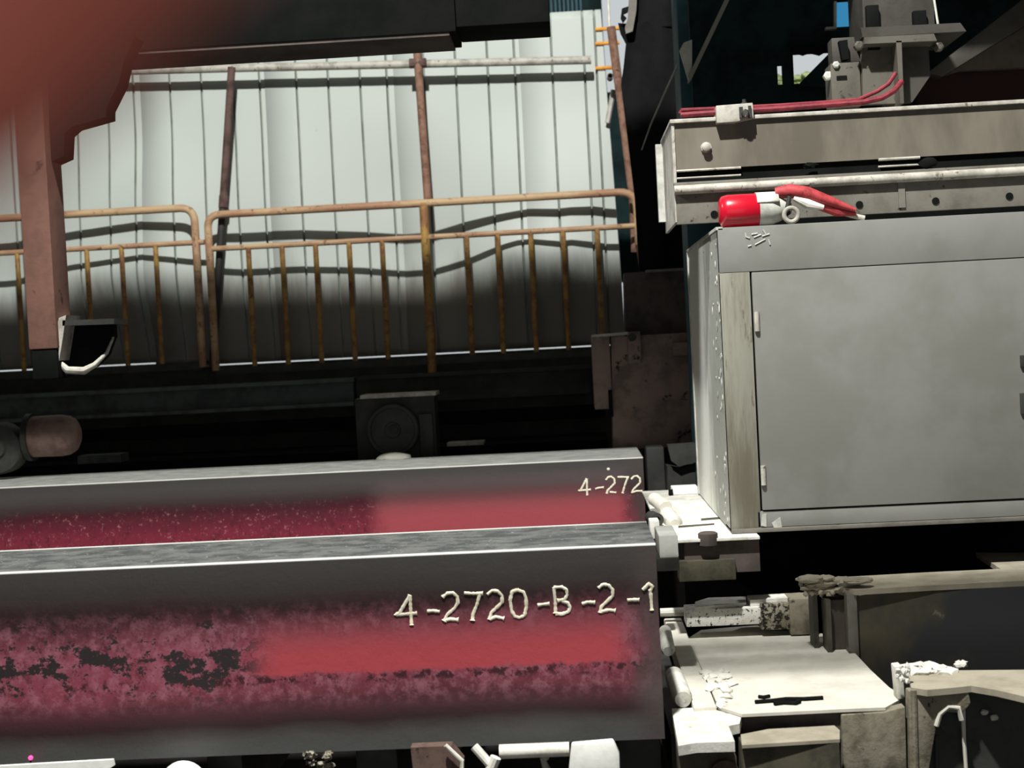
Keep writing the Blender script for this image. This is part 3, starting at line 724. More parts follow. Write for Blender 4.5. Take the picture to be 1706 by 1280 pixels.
# ================================================================== HANGING ARM AND OVERHEAD GANTRY
YG = 4.97
g = thing('overhead_gantry', 'black overhead gantry box with a stepped end across the top left', 'gantry', at(480, 110, YG))
zg1, zg2 = az(480, 97, YG + 0.28), az(838, 67, YG + 0.28)
xg1, xg2 = ax(760, 60, YG), ax(916, 40, YG)
part('main_box', MB().box(-3.5, xg1, YG, YG + 0.28, zg1, H + 1.75), MAT['void'], g, 0.004)
part('end_box', MB().box(xg1, xg2, YG + 0.02, YG + 0.28, zg2, H + 1.75), MAT['void'], g, 0.004)
part('bottom_plate', MB().box(-3.5, ax(750, 90, YG), YG + 0.005, YG + 0.27, zg1 - 0.012, zg1), MAT['housingdark'], g)
YA = 4.80
g2 = thing('gripper_arm', 'brown vertical gripper arm with a scoop foot hanging at the left', 'arm', at(70, 630, YA))
xl, xr = ax(32, 320, YA), ax(80, 320, YA); zfoot = az(72, 632, YA)
part('shaft', MB().box(xl, xr, YA, YA + 0.15, az(66, 582, YA), H + 1.4), MAT['leg'], g2, 0.006)
part('shoe', MB().box(xl + 0.006, xr - 0.004, YA + 0.004, YA + 0.15, zfoot, az(66, 582, YA)), MAT['void'], g2, 0.006, label='soot-black lower end')
part('gusset', MB().pprism([(78, 60), (225, 60), (207, 100), (198, 138), (177, 180), (177, 195), (120, 211), (108, 222), (106, 260), (84, 270)], YA + 0.05, 0.10), MAT['void'], g2)
sc_o = part('scoop', MB().pprism([(104, 536), (188, 531), (190, 560), (178, 592), (158, 612), (112, 618), (98, 600)], YA + 0.12, 0.04), MAT['void'], g2)
part('cheek', MB().pprism([(98, 530), (110, 525), (105, 560), (98, 604), (93, 590), (92, 558)], YA + 0.02, 0.14), MAT['galv'], sc_o, label='pale triangular cheek')
part('lip', MB().tube([at(98, 604, YA + 0.05), at(112, 617, YA + 0.05), at(140, 618, YA + 0.05), at(158, 608, YA + 0.06), at(178, 588, YA + 0.08), at(189, 562, YA + 0.1)], [.010, .014, .014, .010, .006, .004], 10), MAT['galv'], sc_o)
part('scoop_back', MB().pprism([(104, 534), (190, 531), (190, 540), (104, 543)], YA + 0.02, 0.14), MAT['black'], sc_o)

# red tube added in place of a fingertip blurred over the lens corner
YN = 0.15
k = YN / F
h0, h1 = at(-290, 130, YN), at(150, -300, YN)
dv = (h1 - h0).normalized()
lowp = h0 - dv * 1.1; topp = h1 + dv * 0.5
g = thing('fingertip_tube', 'blurred red tube standing in for a fingertip at the top left of the lens', 'fingertip_tube', (lowp.x, YN, 0))
part('sloping_tube', MB().tube([(lowp.x, YN, lowp.z), h0, h1, topp], 0.0215, 20), MAT['hand'], g)
part('post', MB().tube([(lowp.x, YN, 0.0), (lowp.x, YN, lowp.z + 0.01)], 0.0215, 16), MAT['hand'], g)  # post added so the stand-in tube reaches the floor

# ================================================================== CABINET
YC = 5.60
cx0 = ax(1207, 635, YC); cx1 = 2.35; cz0 = az(1222, 888, YC); cz1 = az(1195, 380, YC); CD = 1.42
g = thing('control_cabinet', 'big grey steel cabinet with a hinged door and a stained left side', 'cabinet', ((cx0 + cx1) / 2, YC + CD / 2, cz0))
xd = ax(1261, 650, YC); zd1 = az(1255, 454, YC); zd0 = az(1270, 850, YC)
part('carcass', MB().box(cx0 + 0.012, cx1, YC + 0.035, YC + CD, cz0 + 0.01, cz1 - 0.004), MAT['cabinet'], g)
part('side_panel', MB().box(cx0, cx0 + 0.012, YC + 0.004, YC + CD, cz0 + 0.004, cz1), MAT['cabside'], g)
part('corner_stile', MB().box(cx0, xd - 0.007, YC, YC + 0.035, cz0, zd1 + 0.003), MAT['stile'], g, 0.003, label='olive streaked corner strip')
part('top_panel', MB().box(cx0, cx1, YC, YC + 0.035, zd1 + 0.004, cz1), MAT['cabinet'], g, 0.003)
part('base_rail', MB().box(xd - 0.02, cx1, YC, YC + 0.035, cz0 + 0.016, zd0 - 0.006), MAT['cabinet'], g, 0.002)
part('base_flange', MB().box(cx0, cx1, YC - 0.012, YC + 0.2, cz0 - 0.002, cz0 + 0.014), MAT['greymid'], g, 0.002)
part('door_rebate', MB().box(xd - 0.01, cx1, YC + 0.03, YC + 0.034, zd0 - 0.01, zd1 + 0.01), MAT['void'], g)
dr = part('door', MB().box(xd, ax(1722, 640, YC), YC - 0.006, YC + 0.022, zd0, zd1), MAT['cabinet'], g, 0.003)
for py in (536, 792):
    hp_ = at(1257 + (py - 455) * 0.042, py, YC)
    part('hinge', MB().tube([(hp_.x, YC - 0.012, hp_.z + 0.038), (hp_.x, YC - 0.012, hp_.z - 0.038)], 0.010, 10), MAT['galv'], dr)
part('door_latch', MB().pbox((1701, 592), (1714, 612), YC - 0.02, 0.016), MAT['darkgrey'], dr, 0.003)
part('door_latch', MB().pbox((1701, 655), (1714, 690), YC - 0.02, 0.016), MAT['darkgrey'], dr, 0.003)
part('fixed_panel', MB().box(ax(1727, 640, YC), cx1 - 0.04, YC - 0.004, YC + 0.022, zd0, zd1), MAT['cabinet'], g, 0.003)
part('end_frame', MB().box(cx1 - 0.034, cx1, YC, YC + 0.035, cz0 + 0.016, zd1), MAT['cabinet'], g, 0.002)
part('top_lip', MB().box(cx0 - 0.006, cx0 + 0.02, YC, YC + CD, cz1 - 0.008, cz1 + 0.004), MAT['pale'], g, label='flaking white top edge')
part('rear_lip', MB().box(cx0 - 0.006, cx0 + 0.01, YC + CD - 0.03, YC + CD + 0.002, cz0 + 0.004, cz1), MAT['pale'], g)
bead = MB(); rnd = random.Random(8)
for i in range(46):
    z = cz0 + 0.02 + (cz1 - cz0 - 0.04) * rnd.random()
    bead.lump((cx0 - 0.0005, YC + 0.05 + abs(rnd.gauss(0, .18)), z), (.003, .008 + rnd.random() * .014, .006 + rnd.random() * .016), 100 + i, .4, 1)
part('weld_spatter', bead, MAT['pale'], g, kind='stuff')
mk = MB()
for st in ([(1242, 388), (1243, 395), (1249, 397)], [(1252, 391), (1262, 389)], [(1256, 396), (1268, 391)], [(1258, 408), (1275, 399)], [(1271, 383), (1276, 391)], [(1246, 411), (1252, 409)], [(1280, 399), (1283, 408)], [(1270, 394), (1282, 390)]):
    mk.tube([at(px, py, YC - 0.001) for px, py in st], 0.0035, 6)
part('chalk_scrawl', mk, MAT['pale'], g, label='pale scrawled marks')
part('tape_scrap', MB().pprism([(1286, 872), (1300, 862), (1303, 879), (1290, 881)], YC - 0.004, 0.004).pprism([(1270, 858), (1277, 856), (1277, 878), (1268, 876)], YC - 0.004, 0.004), MAT['pale'], g)

# machine base slab the cabinet stands on
zA = cz0 - 0.004
g = thing('plinth_slab', 'dusty white machine base slab under the left end of the cabinet', 'base', (0.55, 6.3, 0))
xA0 = onz(1108, 880, zA).x
part('slab', MB().box(0.325, 0.69, 5.50, 7.3, zA - 0.012, zA), MAT['dustwhite'], g, 0.002)
part('front_skirt', MB().box(0.40, 0.69, 5.53, 5.6, zA - 0.14, zA - 0.012), MAT['housingdark'], g)
part('bracket', MB().box(ax(1131, 948, 5.5), ax(1226, 948, 5.5), 5.50, 5.6, az(1180, 968, 5.5), az(1180, 934, 5.5)), MAT['olive'], g, 0.004)
part('pedestal', MB().box(0.45, 2.3, 6.3, 7.2, 0, zA - 0.012), MAT['void'], g)
part('pedestal_top', MB().box(0.69, 2.3, 6.2, 7.2, zA - 0.05, zA), MAT['void'], g)
part('scored_line', MB().slab([(1168, 864), (1205, 861), (1206, 864), (1168, 867)], zA + 0.002, 0.003), MAT['olive'], g)
part('scored_line', MB().slab([(1130, 876), (1190, 872), (1190, 874), (1130, 879)], zA + 0.002, 0.003), MAT['olive'], g)
single('bolt_head', MB().lathe(at(1180, 908, 5.52), (0, 0, 1), [(0, .038), (.045, .038), (.05, .030), (.05, 0)], 20), MAT['housingdark'], 'dark round bolt head at the front of the white base slab', 'bolt')
single('white_box', MB().box(ax(1121, 823, 7.05), ax(1164, 823, 7.05), 7.05, 7.2, zA + .001, az(1142, 813, 7.05)), MAT['white'], 'small white box on the base slab beside the cabinet', 'box', bevel=0.005)
single('box_knob', MB().lathe(at(1121, 822, 7.05), (-1, 0, 0), [(0, .02), (.02, .018), (.022, 0)], 12), MAT['void'], 'black knob on the left of the small white box', 'knob')
# stack of dusty rollers at the beam ends
g = thing('guide_roller', 'dusty guide roller just right of the rear marked beam end', 'roller', at(1088, 855, 6.2))
part('barrel', MB().lathe(at(1090, 832, 6.5), (0.15, -1, -0.05), [(0, .030), (.22, .032), (.24, .026), (.24, 0)], 18), MAT['dust'], g)
single('guide_roller', MB().lathe(at(1112, 858, 6.1), (0.1, -1, -0.1), [(0, .034), (.16, .036), (.18, .02), (.18, 0)], 18), MAT['dust'], 'dusty guide roller on the base slab nearest its left edge', 'roller')
single('guide_roller', MB().lathe(at(1085, 862, 6.0), (0.2, -1, 0), [(0, .028), (.1, .028), (.1, .014), (.07, 0)], 16), MAT['black'], 'black hollow roller end between two dusty guide rollers', 'roller')
single('white_stop_block', MB().pbox((1098, 892), (1130, 930), 4.98, 0.26), MAT['white'], 'white stop block right of the near beam end', 'block', bevel=0.006)
single('white_stop_block', MB().pbox((1083, 868), (1099, 898), 5.56, 0.1), MAT['dustwhite'], 'small white stop block on the near beam top corner', 'block', bevel=0.004)
single('stop_bracket', MB().pbox((1094, 930), (1132, 952), 4.97, 0.28), MAT['darkgrey'], 'dark bracket under the white stop block', 'bracket', bevel=0.006)

# ================================================================== GREY BEAM ASSEMBLY ABOVE THE CABINET
YM = 5.86
mx0 = ax(1122, 285, YM); mx1 = 2.45
z_top = az(1400, 183, YM); z_rod = az(1400, 272, YM); z_bar = az(1400, 296, YM); z_bot = az(1150, 373, YM)
g = thing('machine_beam', 'long grey machine beam with a pipe rail and open left end above the cabinet', 'beam', (mx0, YM, z_bot))
part('upper_web', MB().box(mx0 + 0.012, mx1, YM + 0.014, YM + 0.03, z_rod + 0.010, z_top - 0.01), MAT['web'], g)
part('top_flange', MB().box(mx0 - 0.005, mx1, YM - 0.004, YM + 0.62, z_top - 0.016, z_top), MAT['galv'], g, 0.003)
part('end_plate', MB().prism([(mx0, z_bot + 0.01), (mx0 + 0.012, z_bot + 0.01), (mx0 + 0.012, z_top - 0.012), (mx0, z_top - 0.012)], YM + 0.005, YM + 0.62), MAT['galv'], g)
part('end_return', MB().box(mx0 - 0.03, mx0 + 0.004, YM + 0.58, YM + 0.62, z_bot + 0.06, z_top - 0.02), MAT['pale'], g)
part('lower_web', MB().box(mx0 + 0.004, mx1, YM, YM + 0.03, z_bot, z_bar - 0.02), MAT['greymid'], g, 0.002)
zf = az(1400, 289, YM)
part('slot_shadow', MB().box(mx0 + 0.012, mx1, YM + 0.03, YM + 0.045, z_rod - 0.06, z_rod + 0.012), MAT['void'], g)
part('bright_rod', MB().tube([(mx0 + 0.01, YM + 0.012, z_rod + 0.006), (ax(1235, 280, YM), YM + 0.012, z_rod + 0.006)], 0.005, 8), MAT['galv'], g)
part('bright_rod', MB().tube([(mx0 + 0.01, YM + 0.012, z_rod - 0.024), (ax(1235, 290, YM), YM + 0.012, z_rod - 0.024)], 0.004, 8), MAT['galv'], g)
part('bright_rod', MB().tube([(ax(1464, 275, YM), YM + 0.012, z_rod - 0.022), (ax(1533, 273, YM), YM + 0.012, z_rod - 0.022)], 0.004, 8), MAT['galv'], g)
part('bright_rod', MB().tube([(ax(1464, 264, YM), YM + 0.005, az(1500, 264, YM)), (ax(1533, 262, YM), YM + 0.005, az(1500, 264, YM))], 0.006, 8), MAT['galv'], g)
part('guide_strip', MB().box(mx0, mx1, YM - 0.004, YM + 0.03, z_bar - 0.004, z_bar + 0.016), MAT['greymid'], g, 0.002)
part('pipe_rail', MB().tube([(mx0 - 0.002, YM - 0.016, z_bar - 0.016), (mx1, YM - 0.016, z_bar - 0.016)], 0.019, 14), MAT['galv'], g)
part('grease_clot', MB().lump(at(1545, 272, YM), (.035, .012, .02), 6, .35).lump(at(1350, 275, YM), (.03, .012, .012), 7, .4), MAT['void'], g)
for px, py in ((1190, 357), (1432, 341), (1559, 335), (1682, 327)):
    part('bolt_hole', MB().lathe(at(px, py, YM - 0.004), (0, 1, 0), [(0, .015), (.003, .015), (.003, .0)], 16), MAT['void'], g)
part('seam_strip', MB().pbox((1497, 302), (1508, 346), YM - 0.008, 0.01), MAT['greymid'], g)
bo = part('bolt', MB().lathe(at(1176, 246, YM + 0.014), (0, -1, 0), [(0, .022), (.012, .022), (.012, .018), (.03, .018), (.034, .012), (.034, 0)], 12), MAT['galv'], g)
g = thing('hose_clamp', 'pale hose clamp block with a bolt on the left top of the grey beam', 'clamp', at(1225, 200, YM - 0.03))
part('plate', MB().pprism([(1193, 176), (1254, 171), (1256, 196), (1225, 203), (1194, 205)], YM - 0.035, 0.10), MAT['galv'], g, 0.003)
part('bolt', MB().lathe(at(1241, 189, YM - 0.04), (0, -1, 0), [(-.02, .016), (.015, .016), (.02, .010), (.02, 0)], 8), MAT['chrome'], g)
part('stud', MB().lathe(at(1240, 176, YM - 0.02), (0, 0, 1), [(-.02, .014), (.01, .014), (.014, .008), (.025, .008)], 10), MAT['black'], g)
part('side_wing', MB().pbox((1232, 178), (1238, 196), YM - 0.045, 0.02).pbox((1247, 176), (1252, 196), YM - 0.045, 0.02), MAT['black'], g)
# red hoses
YS = YM + 0.04
single('red_hose', MB().tube([at(1133, 189, YS), at(1135, 184, YS), at(1200, 181, YS), at(1300, 176, YS), at(1390, 170, YS), at(1430, 166, YS), at(1462, 152, YS), at(1480, 140, YS), at(1492, 122, YS + .02)], 0.009, 10), MAT['hose'],
       'dusty red hose on the beam top, the upper one of two', 'hose')
single('red_hose', MB().tube([at(1134, 192, YS - .03), at(1200, 187, YS - .03), at(1300, 181, YS - .03), at(1390, 174, YS - .03), at(1440, 170, YS - .03), at(1470, 163, YS - .03), at(1490, 151, YS - .02), at(1502, 136, YS)], 0.012, 10), MAT['hose'],
       'dusty red hose on the beam top, the lower thicker one of two', 'hose')

# upper machine head
YU = 6.12
zbt = z_top
g = thing('bolted_bracket', 'dim grey machine head with square bolts standing on the grey beam', 'machine head', at(1495, 170, YU))
part('upper_block', MB().pbox((1436, -60), (1556, 52), YU, 0.3), MAT['headdark'], g, 0.006)
part('flange_plate', MB().pprism([(1434, 46), (1600, 38), (1610, 52), (1437, 62)], YU - 0.05, 0.38), MAT['headdark'], g)
part('lower_flange', MB().pprism([(1440, 62), (1556, 56), (1561, 68), (1440, 73)], YU - 0.06, 0.36), MAT['headgrey'], g)
part('web_plate', MB().pprism([(1493, 68), (1502, 68), (1506, 172), (1500, 172)], YU - 0.06, 0.34), MAT['headgrey'], g)
part('left_plate', MB().pprism([(1436, 72), (1495, 70), (1501, 172), (1438, 174)], YU + 0.03, 0.04), MAT['headgrey'], g)
part('right_plate', MB().pprism([(1500, 68), (1546, 66), (1550, 126), (1520, 170), (1505, 172)], YU + 0.05, 0.04), MAT['headdark'], g)
for p0, p1 in (((1444, 8), (1465, 48)), ((1522, 17), (1544, 42))):
    part('square_bolt', MB().pbox(p0, p1, YU - 0.03, 0.04), MAT['void'], g, 0.004)
for p0, p1 in (((1446, 74), (1466, 83)), ((1524, 68), (1548, 76))):
    part('slot', MB().pbox(p0, p1, YU + 0.022 if p0[0] < 1500 else YU + .042, 0.02), MAT['void'], g)
for px, py in ((1429, 78), (1562, 80)):
    part('nut', MB().lathe(at(px, py, YU + 0.0), (0, -1, 0), [(0, .020), (.03, .020), (.035, .012), (.035, 0)], 6), MAT['headgrey'], g)
g = thing('side_bracket', 'small grey bracket with pale bolts left of the machine head', 'bracket', at(1410, 170, YU))
part('upper_lug', MB().pbox((1386, 62), (1434, 104), YU + 0.1, 0.1), MAT['headdark'], g, 0.005)
part('block', MB().pbox((1385, 104), (1434, 178), YU + 0.06, 0.14), MAT['headgrey'], g, 0.005)
part('slot', MB().pbox((1394, 126), (1411, 132), YU + 0.055, 0.02), MAT['void'], g)
part('nut', MB().lathe(at(1378, 128, YU + 0.1), (0, -1, 0), [(0, .020), (.03, .020), (.035, .012), (.035, 0)], 6), MAT['pale'], g)
part('nut', MB().lathe(at(1391, 110, YU + 0.08), (0, -1, 0), [(0, .016), (.03, .016), (.035, .01), (.035, 0)], 6), MAT['pale'], g)
part('clip', MB().pprism([(1398, 68), (1412, 66), (1414, 98), (1404, 100)], YU + 0.06, 0.05), MAT['void'], g)
single('cord', MB().tube([at(1552, -30, YU - 0.03), at(1557, 4, YU - 0.03), at(1561, 30, YU - 0.04), at(1563, 42, YU - 0.04)], 0.005, 8), MAT['pale'], 'thin pale cord hanging at the right of the machine head', 'cord')
single('slanted_strut', MB().prism([(at(1544, 122, 6.5).x, at(1544, 122, 6.5).z), (at(1720, -14, 6.5).x, at(1720, -14, 6.5).z), (at(1760, 10, 6.5).x, at(1760, 10, 6.5).z), (at(1570, 128, 6.5).x, at(1570, 128, 6.5).z)], 6.5, 6.6), MAT['headdark'], 'slanted dark grey strut rising to the upper right corner', 'strut', bevel=0.006)
single('strut_plate', MB().pprism([(1574, 126), (1760, 12), (1760, 110), (1600, 118)], 6.62, 0.04), MAT['housingdark'], 'dark brown plate below the slanted strut', 'plate')
single('maroon_panel', MB().pprism([(1530, 126), (1760, 112), (1760, 172), (1530, 186)], 6.75, 0.05), surf('dark_maroon_paint', (50, 26, 26), (38, 20, 20), 5), 'dark maroon panel behind the right part of the grey beam', 'panel')

# ================================================================== FIRE EXTINGUISHER lying on the cabinet
YF = 5.70
g = thing('fire_extinguisher', 'red cylinder with a white band and steel ring lying on the cabinet top', 'extinguisher', at(1300, 374, YF))
oc = at(1197, 346, YF); rF = 0.066
zF = cz1 + rF + 0.004
p0 = Vector((oc.x, YF, zF))
part('bottle', MB().lathe(p0, (1, 0, 0), [(0, 0), (.001, .045), (.012, .060), (.035, rF), (.155, rF), (.158, rF - .003)], 32), MAT['red'], g, angle=50)
part('shoulder', MB().lathe(p0 + Vector((.156, 0, 0)), (1, 0, 0), [(0, rF - .001), (.05, rF - .003), (.085, .05), (.11, .034), (.13, .022), (.135, 0)], 28), MAT['pale'], g, angle=50)
lb = MB(); nn = 14
vs = []
for i in range(nn + 1):
    a = math.radians(20 + 95 * i / nn)
    for x in (.146, .232):
        vs.append((p0.x + x, YF - math.cos(a) * (rF + .003), zF + math.sin(a) * (rF + .003)))
lb.add(vs, [(2 * i, 2 * i + 1, 2 * i + 3, 2 * i + 2) for i in range(nn)])
lo_ = part('white_label', lb, MAT['beigewhite'], g, label='bright white label band')
md = lo_.modifiers.new('thickness', 'SOLIDIFY'); md.thickness = 0.002
rc = at(1318, 358, YF - 0.075)
ring = MB(); ps = [(rc.x + .027 * math.cos(math.radians(a)), YF - .075, rc.z + .027 * math.sin(math.radians(a))) for a in range(0, 361, 15)]
ring.tube(ps, 0.009, 10, caps=False)
part('ring', ring, MAT['galv'], g, label='pale steel ring')
part('ring_stem', MB().tube([(rc.x - .012, YF, rc.z + .01), (rc.x - .012, YF - .07, rc.z + .01)], .012, 10).tube([(rc.x - .01, YF - .05, rc.z + .03), (rc.x + .002, YF - .05, rc.z + .075)], .009, 8), MAT['darkgrey'], g)
q0 = at(1292, 322, YF - 0.02)
part('handle', MB().tube([q0, at(1315, 318, YF - .03), at(1345, 322, YF - .03), at(1380, 334, YF - .03), at(1425, 350, YF - .03)], [.022, .028, .026, .020, .008], 12), MAT['reddusty'], g)
part('lever', MB().tube([at(1322, 330, YF - .04), at(1345, 340, YF - .04), at(1372, 346, YF - .04)], [.010, .020, .010], 10), MAT['beigewhite'], g)
part('hose', MB().tube([at(1325, 326, YF - .01), at(1360, 338, YF - .01), at(1395, 352, YF - .01), at(1425, 356, YF - .01)], [.018, .024, .022, .010], 10), MAT['reddusty'], g)
part('nozzle', MB().tube([at(1395, 354, YF), at(1422, 360, YF), at(1440, 364, YF)], [.007, .010, .012], 10), MAT['galv'], g)

# ================================================================== LOWER RIGHT TABLE
ZT = 1.20
g = thing('side_bar', 'long flat dusty bar running back beside the near beam end', 'bar', (0.37, 5.3, ZT - 0.07))
part('bar', MB().box(0.335, 0.41, 4.56, 6.03, ZT - 0.07, ZT), MAT['dust'], g, 0.008)
single('roller_bed', MB().box(0.262, 0.334, 4.62, 6.0, 0.9, 1.10), MAT['black'], 'black bed under the dusted rollers beside the near beam end', 'bed')
single('table_roller', MB().tube([at(1121, 1122, 4.98), at(1123, 1126, 4.95), at(1136, 1162, 4.66), at(1138, 1166, 4.63)], [.020, .032, .034, .026], 20), MAT['dustwhite'], 'nearer white-dusted roller between the near beam end and the flat bar', 'roller')
single('table_roller', MB().tube([at(1108, 1052, 5.5), at(1113, 1082, 5.2), at(1113, 1086, 5.18)], [.024, .026, .018], 18), MAT['dustwhite'], 'farther white-dusted roller beside the flat bar', 'roller')
g = thing('table_plate', 'wide flat dusty plate with a curved right edge at lower right', 'plate', (0.7, 5.1, ZT - 0.03))
outline = [(1168, 1050), (1210, 1046), (1262, 1042), (1279, 1051), (1327, 1051), (1370, 1056), (1398, 1063), (1422, 1086), (1450, 1116), (1482, 1146), (1508, 1161), (1475, 1179), (1400, 1182), (1300, 1187), (1236, 1190), (1197, 1178), (1172, 1120), (1146, 1064)]
part('plate', MB().slab(outline, ZT, 0.010), MAT['dust'], g)
rub = MB(); rnd = random.Random(21)
for i in range(34):
    px = 1168 + rnd.random() * 48; py = 1118 + rnd.random() * 58
    if px < 1168 + (py - 1118) * 0.35: continue
    p = onz(px, py, ZT); rub.lump((p.x, p.y, ZT + .002), (.012 + rnd.random() * .02, .02 + rnd.random() * .02, .004 + rnd.random() * .008), 200 + i, .35, 1)
single('dust_crust', rub, MAT['dustwhite'], 'crumbly white crust on the left front of the flat plate', 'crust', kind='stuff')
def strip(pts, r, lab):
    single('black_scrap', MB().tube([onz(px, py, ZT + .006) for px, py in pts], r, 6), MAT['void'], lab, 'scrap')
strip([(1258, 1170), (1285, 1168), (1310, 1165), (1340, 1165), (1371, 1163)], .007, 'long thin black scrap strip lying on the flat plate')
strip([(1290, 1173), (1305, 1171), (1325, 1172), (1332, 1169)], .008, 'short bent black scrap against the long strip on the flat plate')
strip([(1264, 1161), (1272, 1162), (1282, 1160)], .006, 'smallest black scrap bit on the flat plate')
# plate support faces
yf = onz(1300, 1188, ZT).y
g = thing('support_block', 'grimy olive steel support under the front of the flat plate', 'frame', (0.7, yf, 0.7))
part('recess', MB().box(ax(1238, 1200, yf), ax(1474, 1200, yf), yf + 0.03, yf + 0.10, ZT - 0.10, ZT - 0.012), MAT['housingdark'], g)
zl = az(1317, 1237, 4.28)
part('ledge', MB().slab([(1234, 1224), (1280, 1215), (1390, 1209), (1399, 1217), (1399, 1232), (1236, 1242)], zl, 0.01), MAT['dustbeige'], g)
part('front_block', MB().box(ax(1238, 1270, 4.29), ax(1400, 1270, 4.29), 4.29, 4.42, 0.8, zl - 0.011), MAT['olive'], g, 0.003)
part('right_face', MB().pprism([(1402, 1192), (1474, 1187), (1508, 1178), (1512, 1330), (1408, 1330)], 4.46, 0.05), MAT['dustdirty'], g, 0.004)
part('side_web', MB().box(0.44, 0.84, 4.8, 5.15, 0.6, ZT - 0.012), MAT['void'], g)
g = thing('corner_block', 'bright white dusted block on rusty feet in front of the table roller', 'block', at(1180, 1290, 4.4))
part('top', MB().slab([(1119, 1181), (1196, 1178), (1236, 1190), (1232, 1206), (1214, 1210), (1224, 1236), (1160, 1238), (1130, 1243)], ZT - 0.012, 0.03), MAT['dustwhite'], g)
part('foot', MB().pprism([(1130, 1250), (1210, 1240), (1228, 1262), (1230, 1330), (1134, 1330)], 4.36, 0.12), MAT['olive'], g, 0.006)
part('pipe_end', MB().lathe(at(1208, 1292, 4.33), (0, 1, 0), [(0, .03), (0, .045), (.1, .045)], 20), MAT['rust'], g)
# speckled blocks at the far side of the plate
g = thing('speckled_block', 'long white speckled block with a bright dusted top behind the flat plate', 'block', at(1205, 1045, 5.58))
part('block', MB().pbox((1143, 1014), (1268, 1043), 5.58, 0.12), MAT['timber'], g, 0.006)
part('dust_cake', MB().slab([(1157, 1012), (1243, 1004), (1243, 994), (1180, 996), (1158, 1003)], az(1205, 1009, 5.58), 0.02), MAT['dustwhite'], g)
single('speckled_block', MB().pbox((1268, 1006), (1318, 1050), 5.57, 0.12), MAT['timberdark'], 'dark heavily speckled block right of the long white one', 'block', bevel=0.005)
single('dusty_block', MB().pbox((1316, 998), (1362, 1058), 5.56, 0.14), MAT['dustdirty'], 'dusty grey-brown block at the foot of the tall dark block', 'block', bevel=0.005)
single('dust_ledge', MB().pprism([(1250, 1000), (1340, 995), (1340, 1006), (1250, 1010)], 5.60, 0.10), MAT['dustwhite'], 'pale dust ledge on top of the speckled blocks', 'ledge')
single('cross_bar', MB().tube([at(1100, 1021, 5.95), at(1146, 1019, 5.95)], 0.018, 10), MAT['dust'], 'short pale bar left of the long speckled block', 'bar')
# tall dark block with a dusty top
zB = 1.436
g = thing('guide_block', 'long dark guide block with a beige dusted top under the cabinet', 'block', (1.5, 5.35, 0.7))
tp = MB().slab([(1424, 983), (1560, 975), (1720, 967), (1720, 921), (1626, 921), (1667, 948), (1540, 954), (1396, 962), (1392, 975)], zB, 0.02)
yb0 = onz(1500, 978, zB).y
part('dusted_top', tp, MAT['dustbeige'], g)
part('front_face', MB().box(ax(1430, 1040, yb0), 2.1, yb0 + 0.01, yb0 + 0.25, 0.7, zB - 0.02), MAT['guide'], g, 0.004)
part('end_strip', MB().pbox((1413, 990), (1430, 1110), yb0 - 0.01, 0.06), MAT['greymid'], g, 0.003)
part('end_web', MB().pbox((1384, 1000), (1413, 1110), yb0 + 0.06, 0.1), MAT['housingdark'], g)
part('end_strip', MB().pbox((1378, 1000), (1386, 1110), yb0 + 0.02, 0.1), MAT['greydark'], g)
part('end_strip', MB().pbox((1356, 990), (1364, 1110), yb0 + 0.1, 0.1), MAT['greydark'], g)
cr = MB(); rnd = random.Random(31)
for i in range(22):
    t = rnd.random(); px = 1346 + t * 84; py = 962 + rnd.random() * 24 + t * 3
    p = at(px, py, yb0 + 0.02 + rnd.random() * .12); cr.lump(p, (.026 + rnd.random() * .03, .035, .010 + rnd.random() * .008), 300 + i, .10, 3)
for i in range(46):
    t = rnd.random(); px = 1334 + t * 90; py = 960 + rnd.random() * 34 + t * 3
    p = at(px, py, yb0 + 0.01 + rnd.random() * .10); cr.lump(p, (.006 + rnd.random() * .010, .010, .005 + rnd.random() * .007), 340 + i, .3, 1)
part('dust_crust', cr, MAT['dustbeige'], g, kind='stuff')
part('stain', MB().lump(at(1433, 990, yb0), (.02, .004, .006), 5, .3), MAT['dust'], g)
# near dusty block, bottom right corner
zC = 1.262; yC = 4.45
g = thing('clamp_block', 'rough dust-caked clamp block in the bottom right corner', 'block', at(1610, 1330, yC))
part('dusted_top', MB().slab([(1512, 1118), (1720, 1116), (1720, 1164), (1660, 1150), (1618, 1143), (1590, 1146), (1545, 1150), (1518, 1146)], zC, 0.02), MAT['dustbeige'], g)
part('front_face', MB().pprism([(1514, 1152), (1560, 1150), (1612, 1146), (1618, 1172), (1604, 1190), (1570, 1186), (1560, 1212), (1540, 1330), (1516, 1330)], yC + 0.0, 0.05), MAT['dustdirty'], g, 0.006)
part('dark_face', MB().pprism([(1610, 1142), (1650, 1148), (1720, 1160), (1720, 1330), (1540, 1330), (1560, 1210)], yC + 0.06, 0.1), MAT['darkgrey'], g)
part('end_post', MB().pprism([(1491, 1112), (1503, 1110), (1508, 1164), (1496, 1166)], yC + 0.1, 0.06), MAT['dustwhite'], g, 0.003)
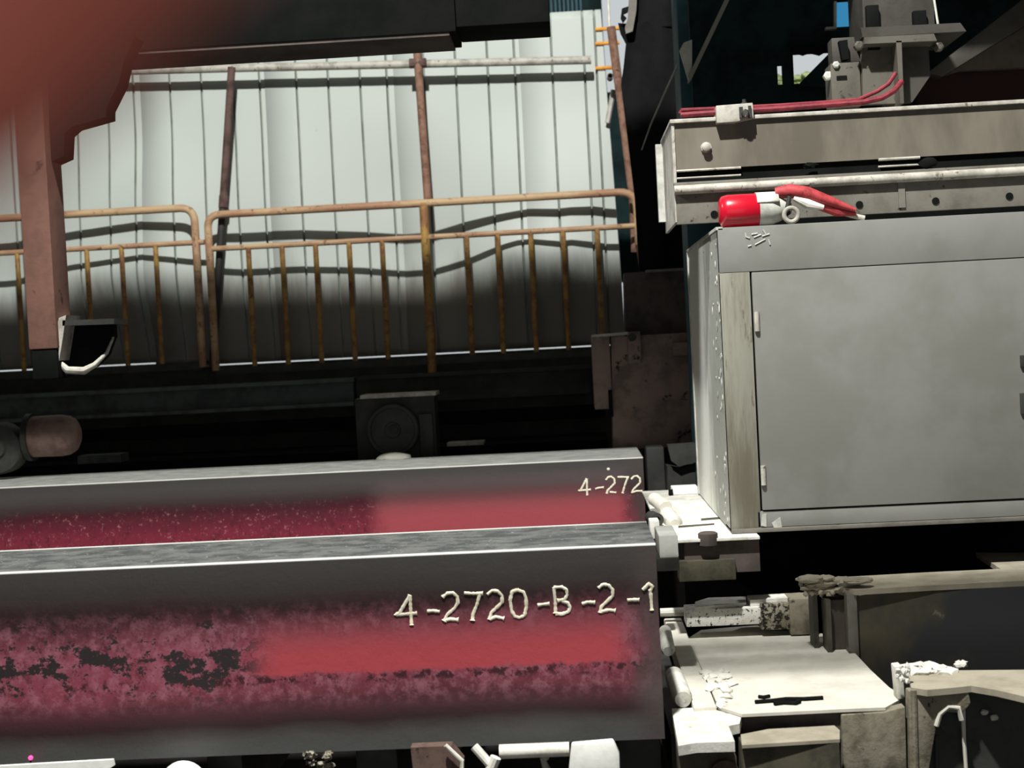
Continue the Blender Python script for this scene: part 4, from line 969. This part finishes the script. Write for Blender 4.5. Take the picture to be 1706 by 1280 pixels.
part('arch_rim', MB().tube([at(1560, 1210, yC), at(1566, 1190, yC), at(1580, 1178, yC), at(1597, 1180, yC), at(1602, 1200, yC)], 0.008, 8), MAT['dust'], g)
part('rib', MB().tube([at(1604, 1174, yC + .03), at(1606, 1230, yC + .03), at(1612, 1320, yC + .03)], [.008, .006, .006], 8), MAT['dust'], g)
part('rib', MB().tube([at(1522, 1150, yC), at(1524, 1230, yC), at(1526, 1320, yC)], [.010, .010, .010], 8), MAT['dustdirty'], g)
part('rib', MB().tube([at(1560, 1226, yC + .04), at(1561, 1320, yC + .04)], 0.006, 8), MAT['darkgrey'], g)
part('pipe_mouth', MB().lathe(at(1583, 1204, yC + 0.03), (0, 1, 0), [(0, .026), (0, .034), (.1, .034)], 20), MAT['black'], g)
part('knob', MB().lump(at(1640, 1187, yC + .05), (.012, .01, .009), 3, .15), MAT['dust'], g)
part('knob', MB().lump(at(1656, 1196, yC + .05), (.013, .01, .011), 4, .15), MAT['dust'], g)
cr = MB(); rnd = random.Random(77)
for i in range(30):
    px = 1512 + rnd.random() * 74; p = onz(px, 1110 + rnd.random() * 14, zC); cr.lump((p.x, p.y, zC + .004), (.014 + rnd.random() * .016, .02, .005 + rnd.random() * .008), 400 + i, .3, 1)
for i in range(8):
    p = onz(1592 + rnd.random() * 16, 1108 + rnd.random() * 6, zC); cr.lump((p.x, p.y, zC + .01), (.014, .014, .010), 440 + i, .3, 1)
for i in range(12):
    p = at(1494 + rnd.random() * 22, 1110 + rnd.random() * 24, yC + .06); cr.lump(p, (.010, .012, .012), 460 + i, .35, 1)
part('white_crust', cr, MAT['dustwhite'], g, kind='stuff')

# ================================================================== unseen overhead steel, added to shade the lower wall and the plate
struct('shade_girder', MB().box(-9, 9, 5.9, 6.1, H + 1.85, H + 3.15), MAT['darkgrey'])      # unseen girder added to keep the lower cladding in shade
g = thing('shade_bars', 'unseen overhead bars added to half-shade the dusty plate', 'shade bars', (4, 3.6, 5.0))
for y in (3.42, 3.52, 3.62):  # spaced bars added out of view to half-shade the table plate
    part('shade_bar', MB().box(-0.22, 9, y, y + 0.047, 5.0, 5.05), MAT['darkgrey'], g)
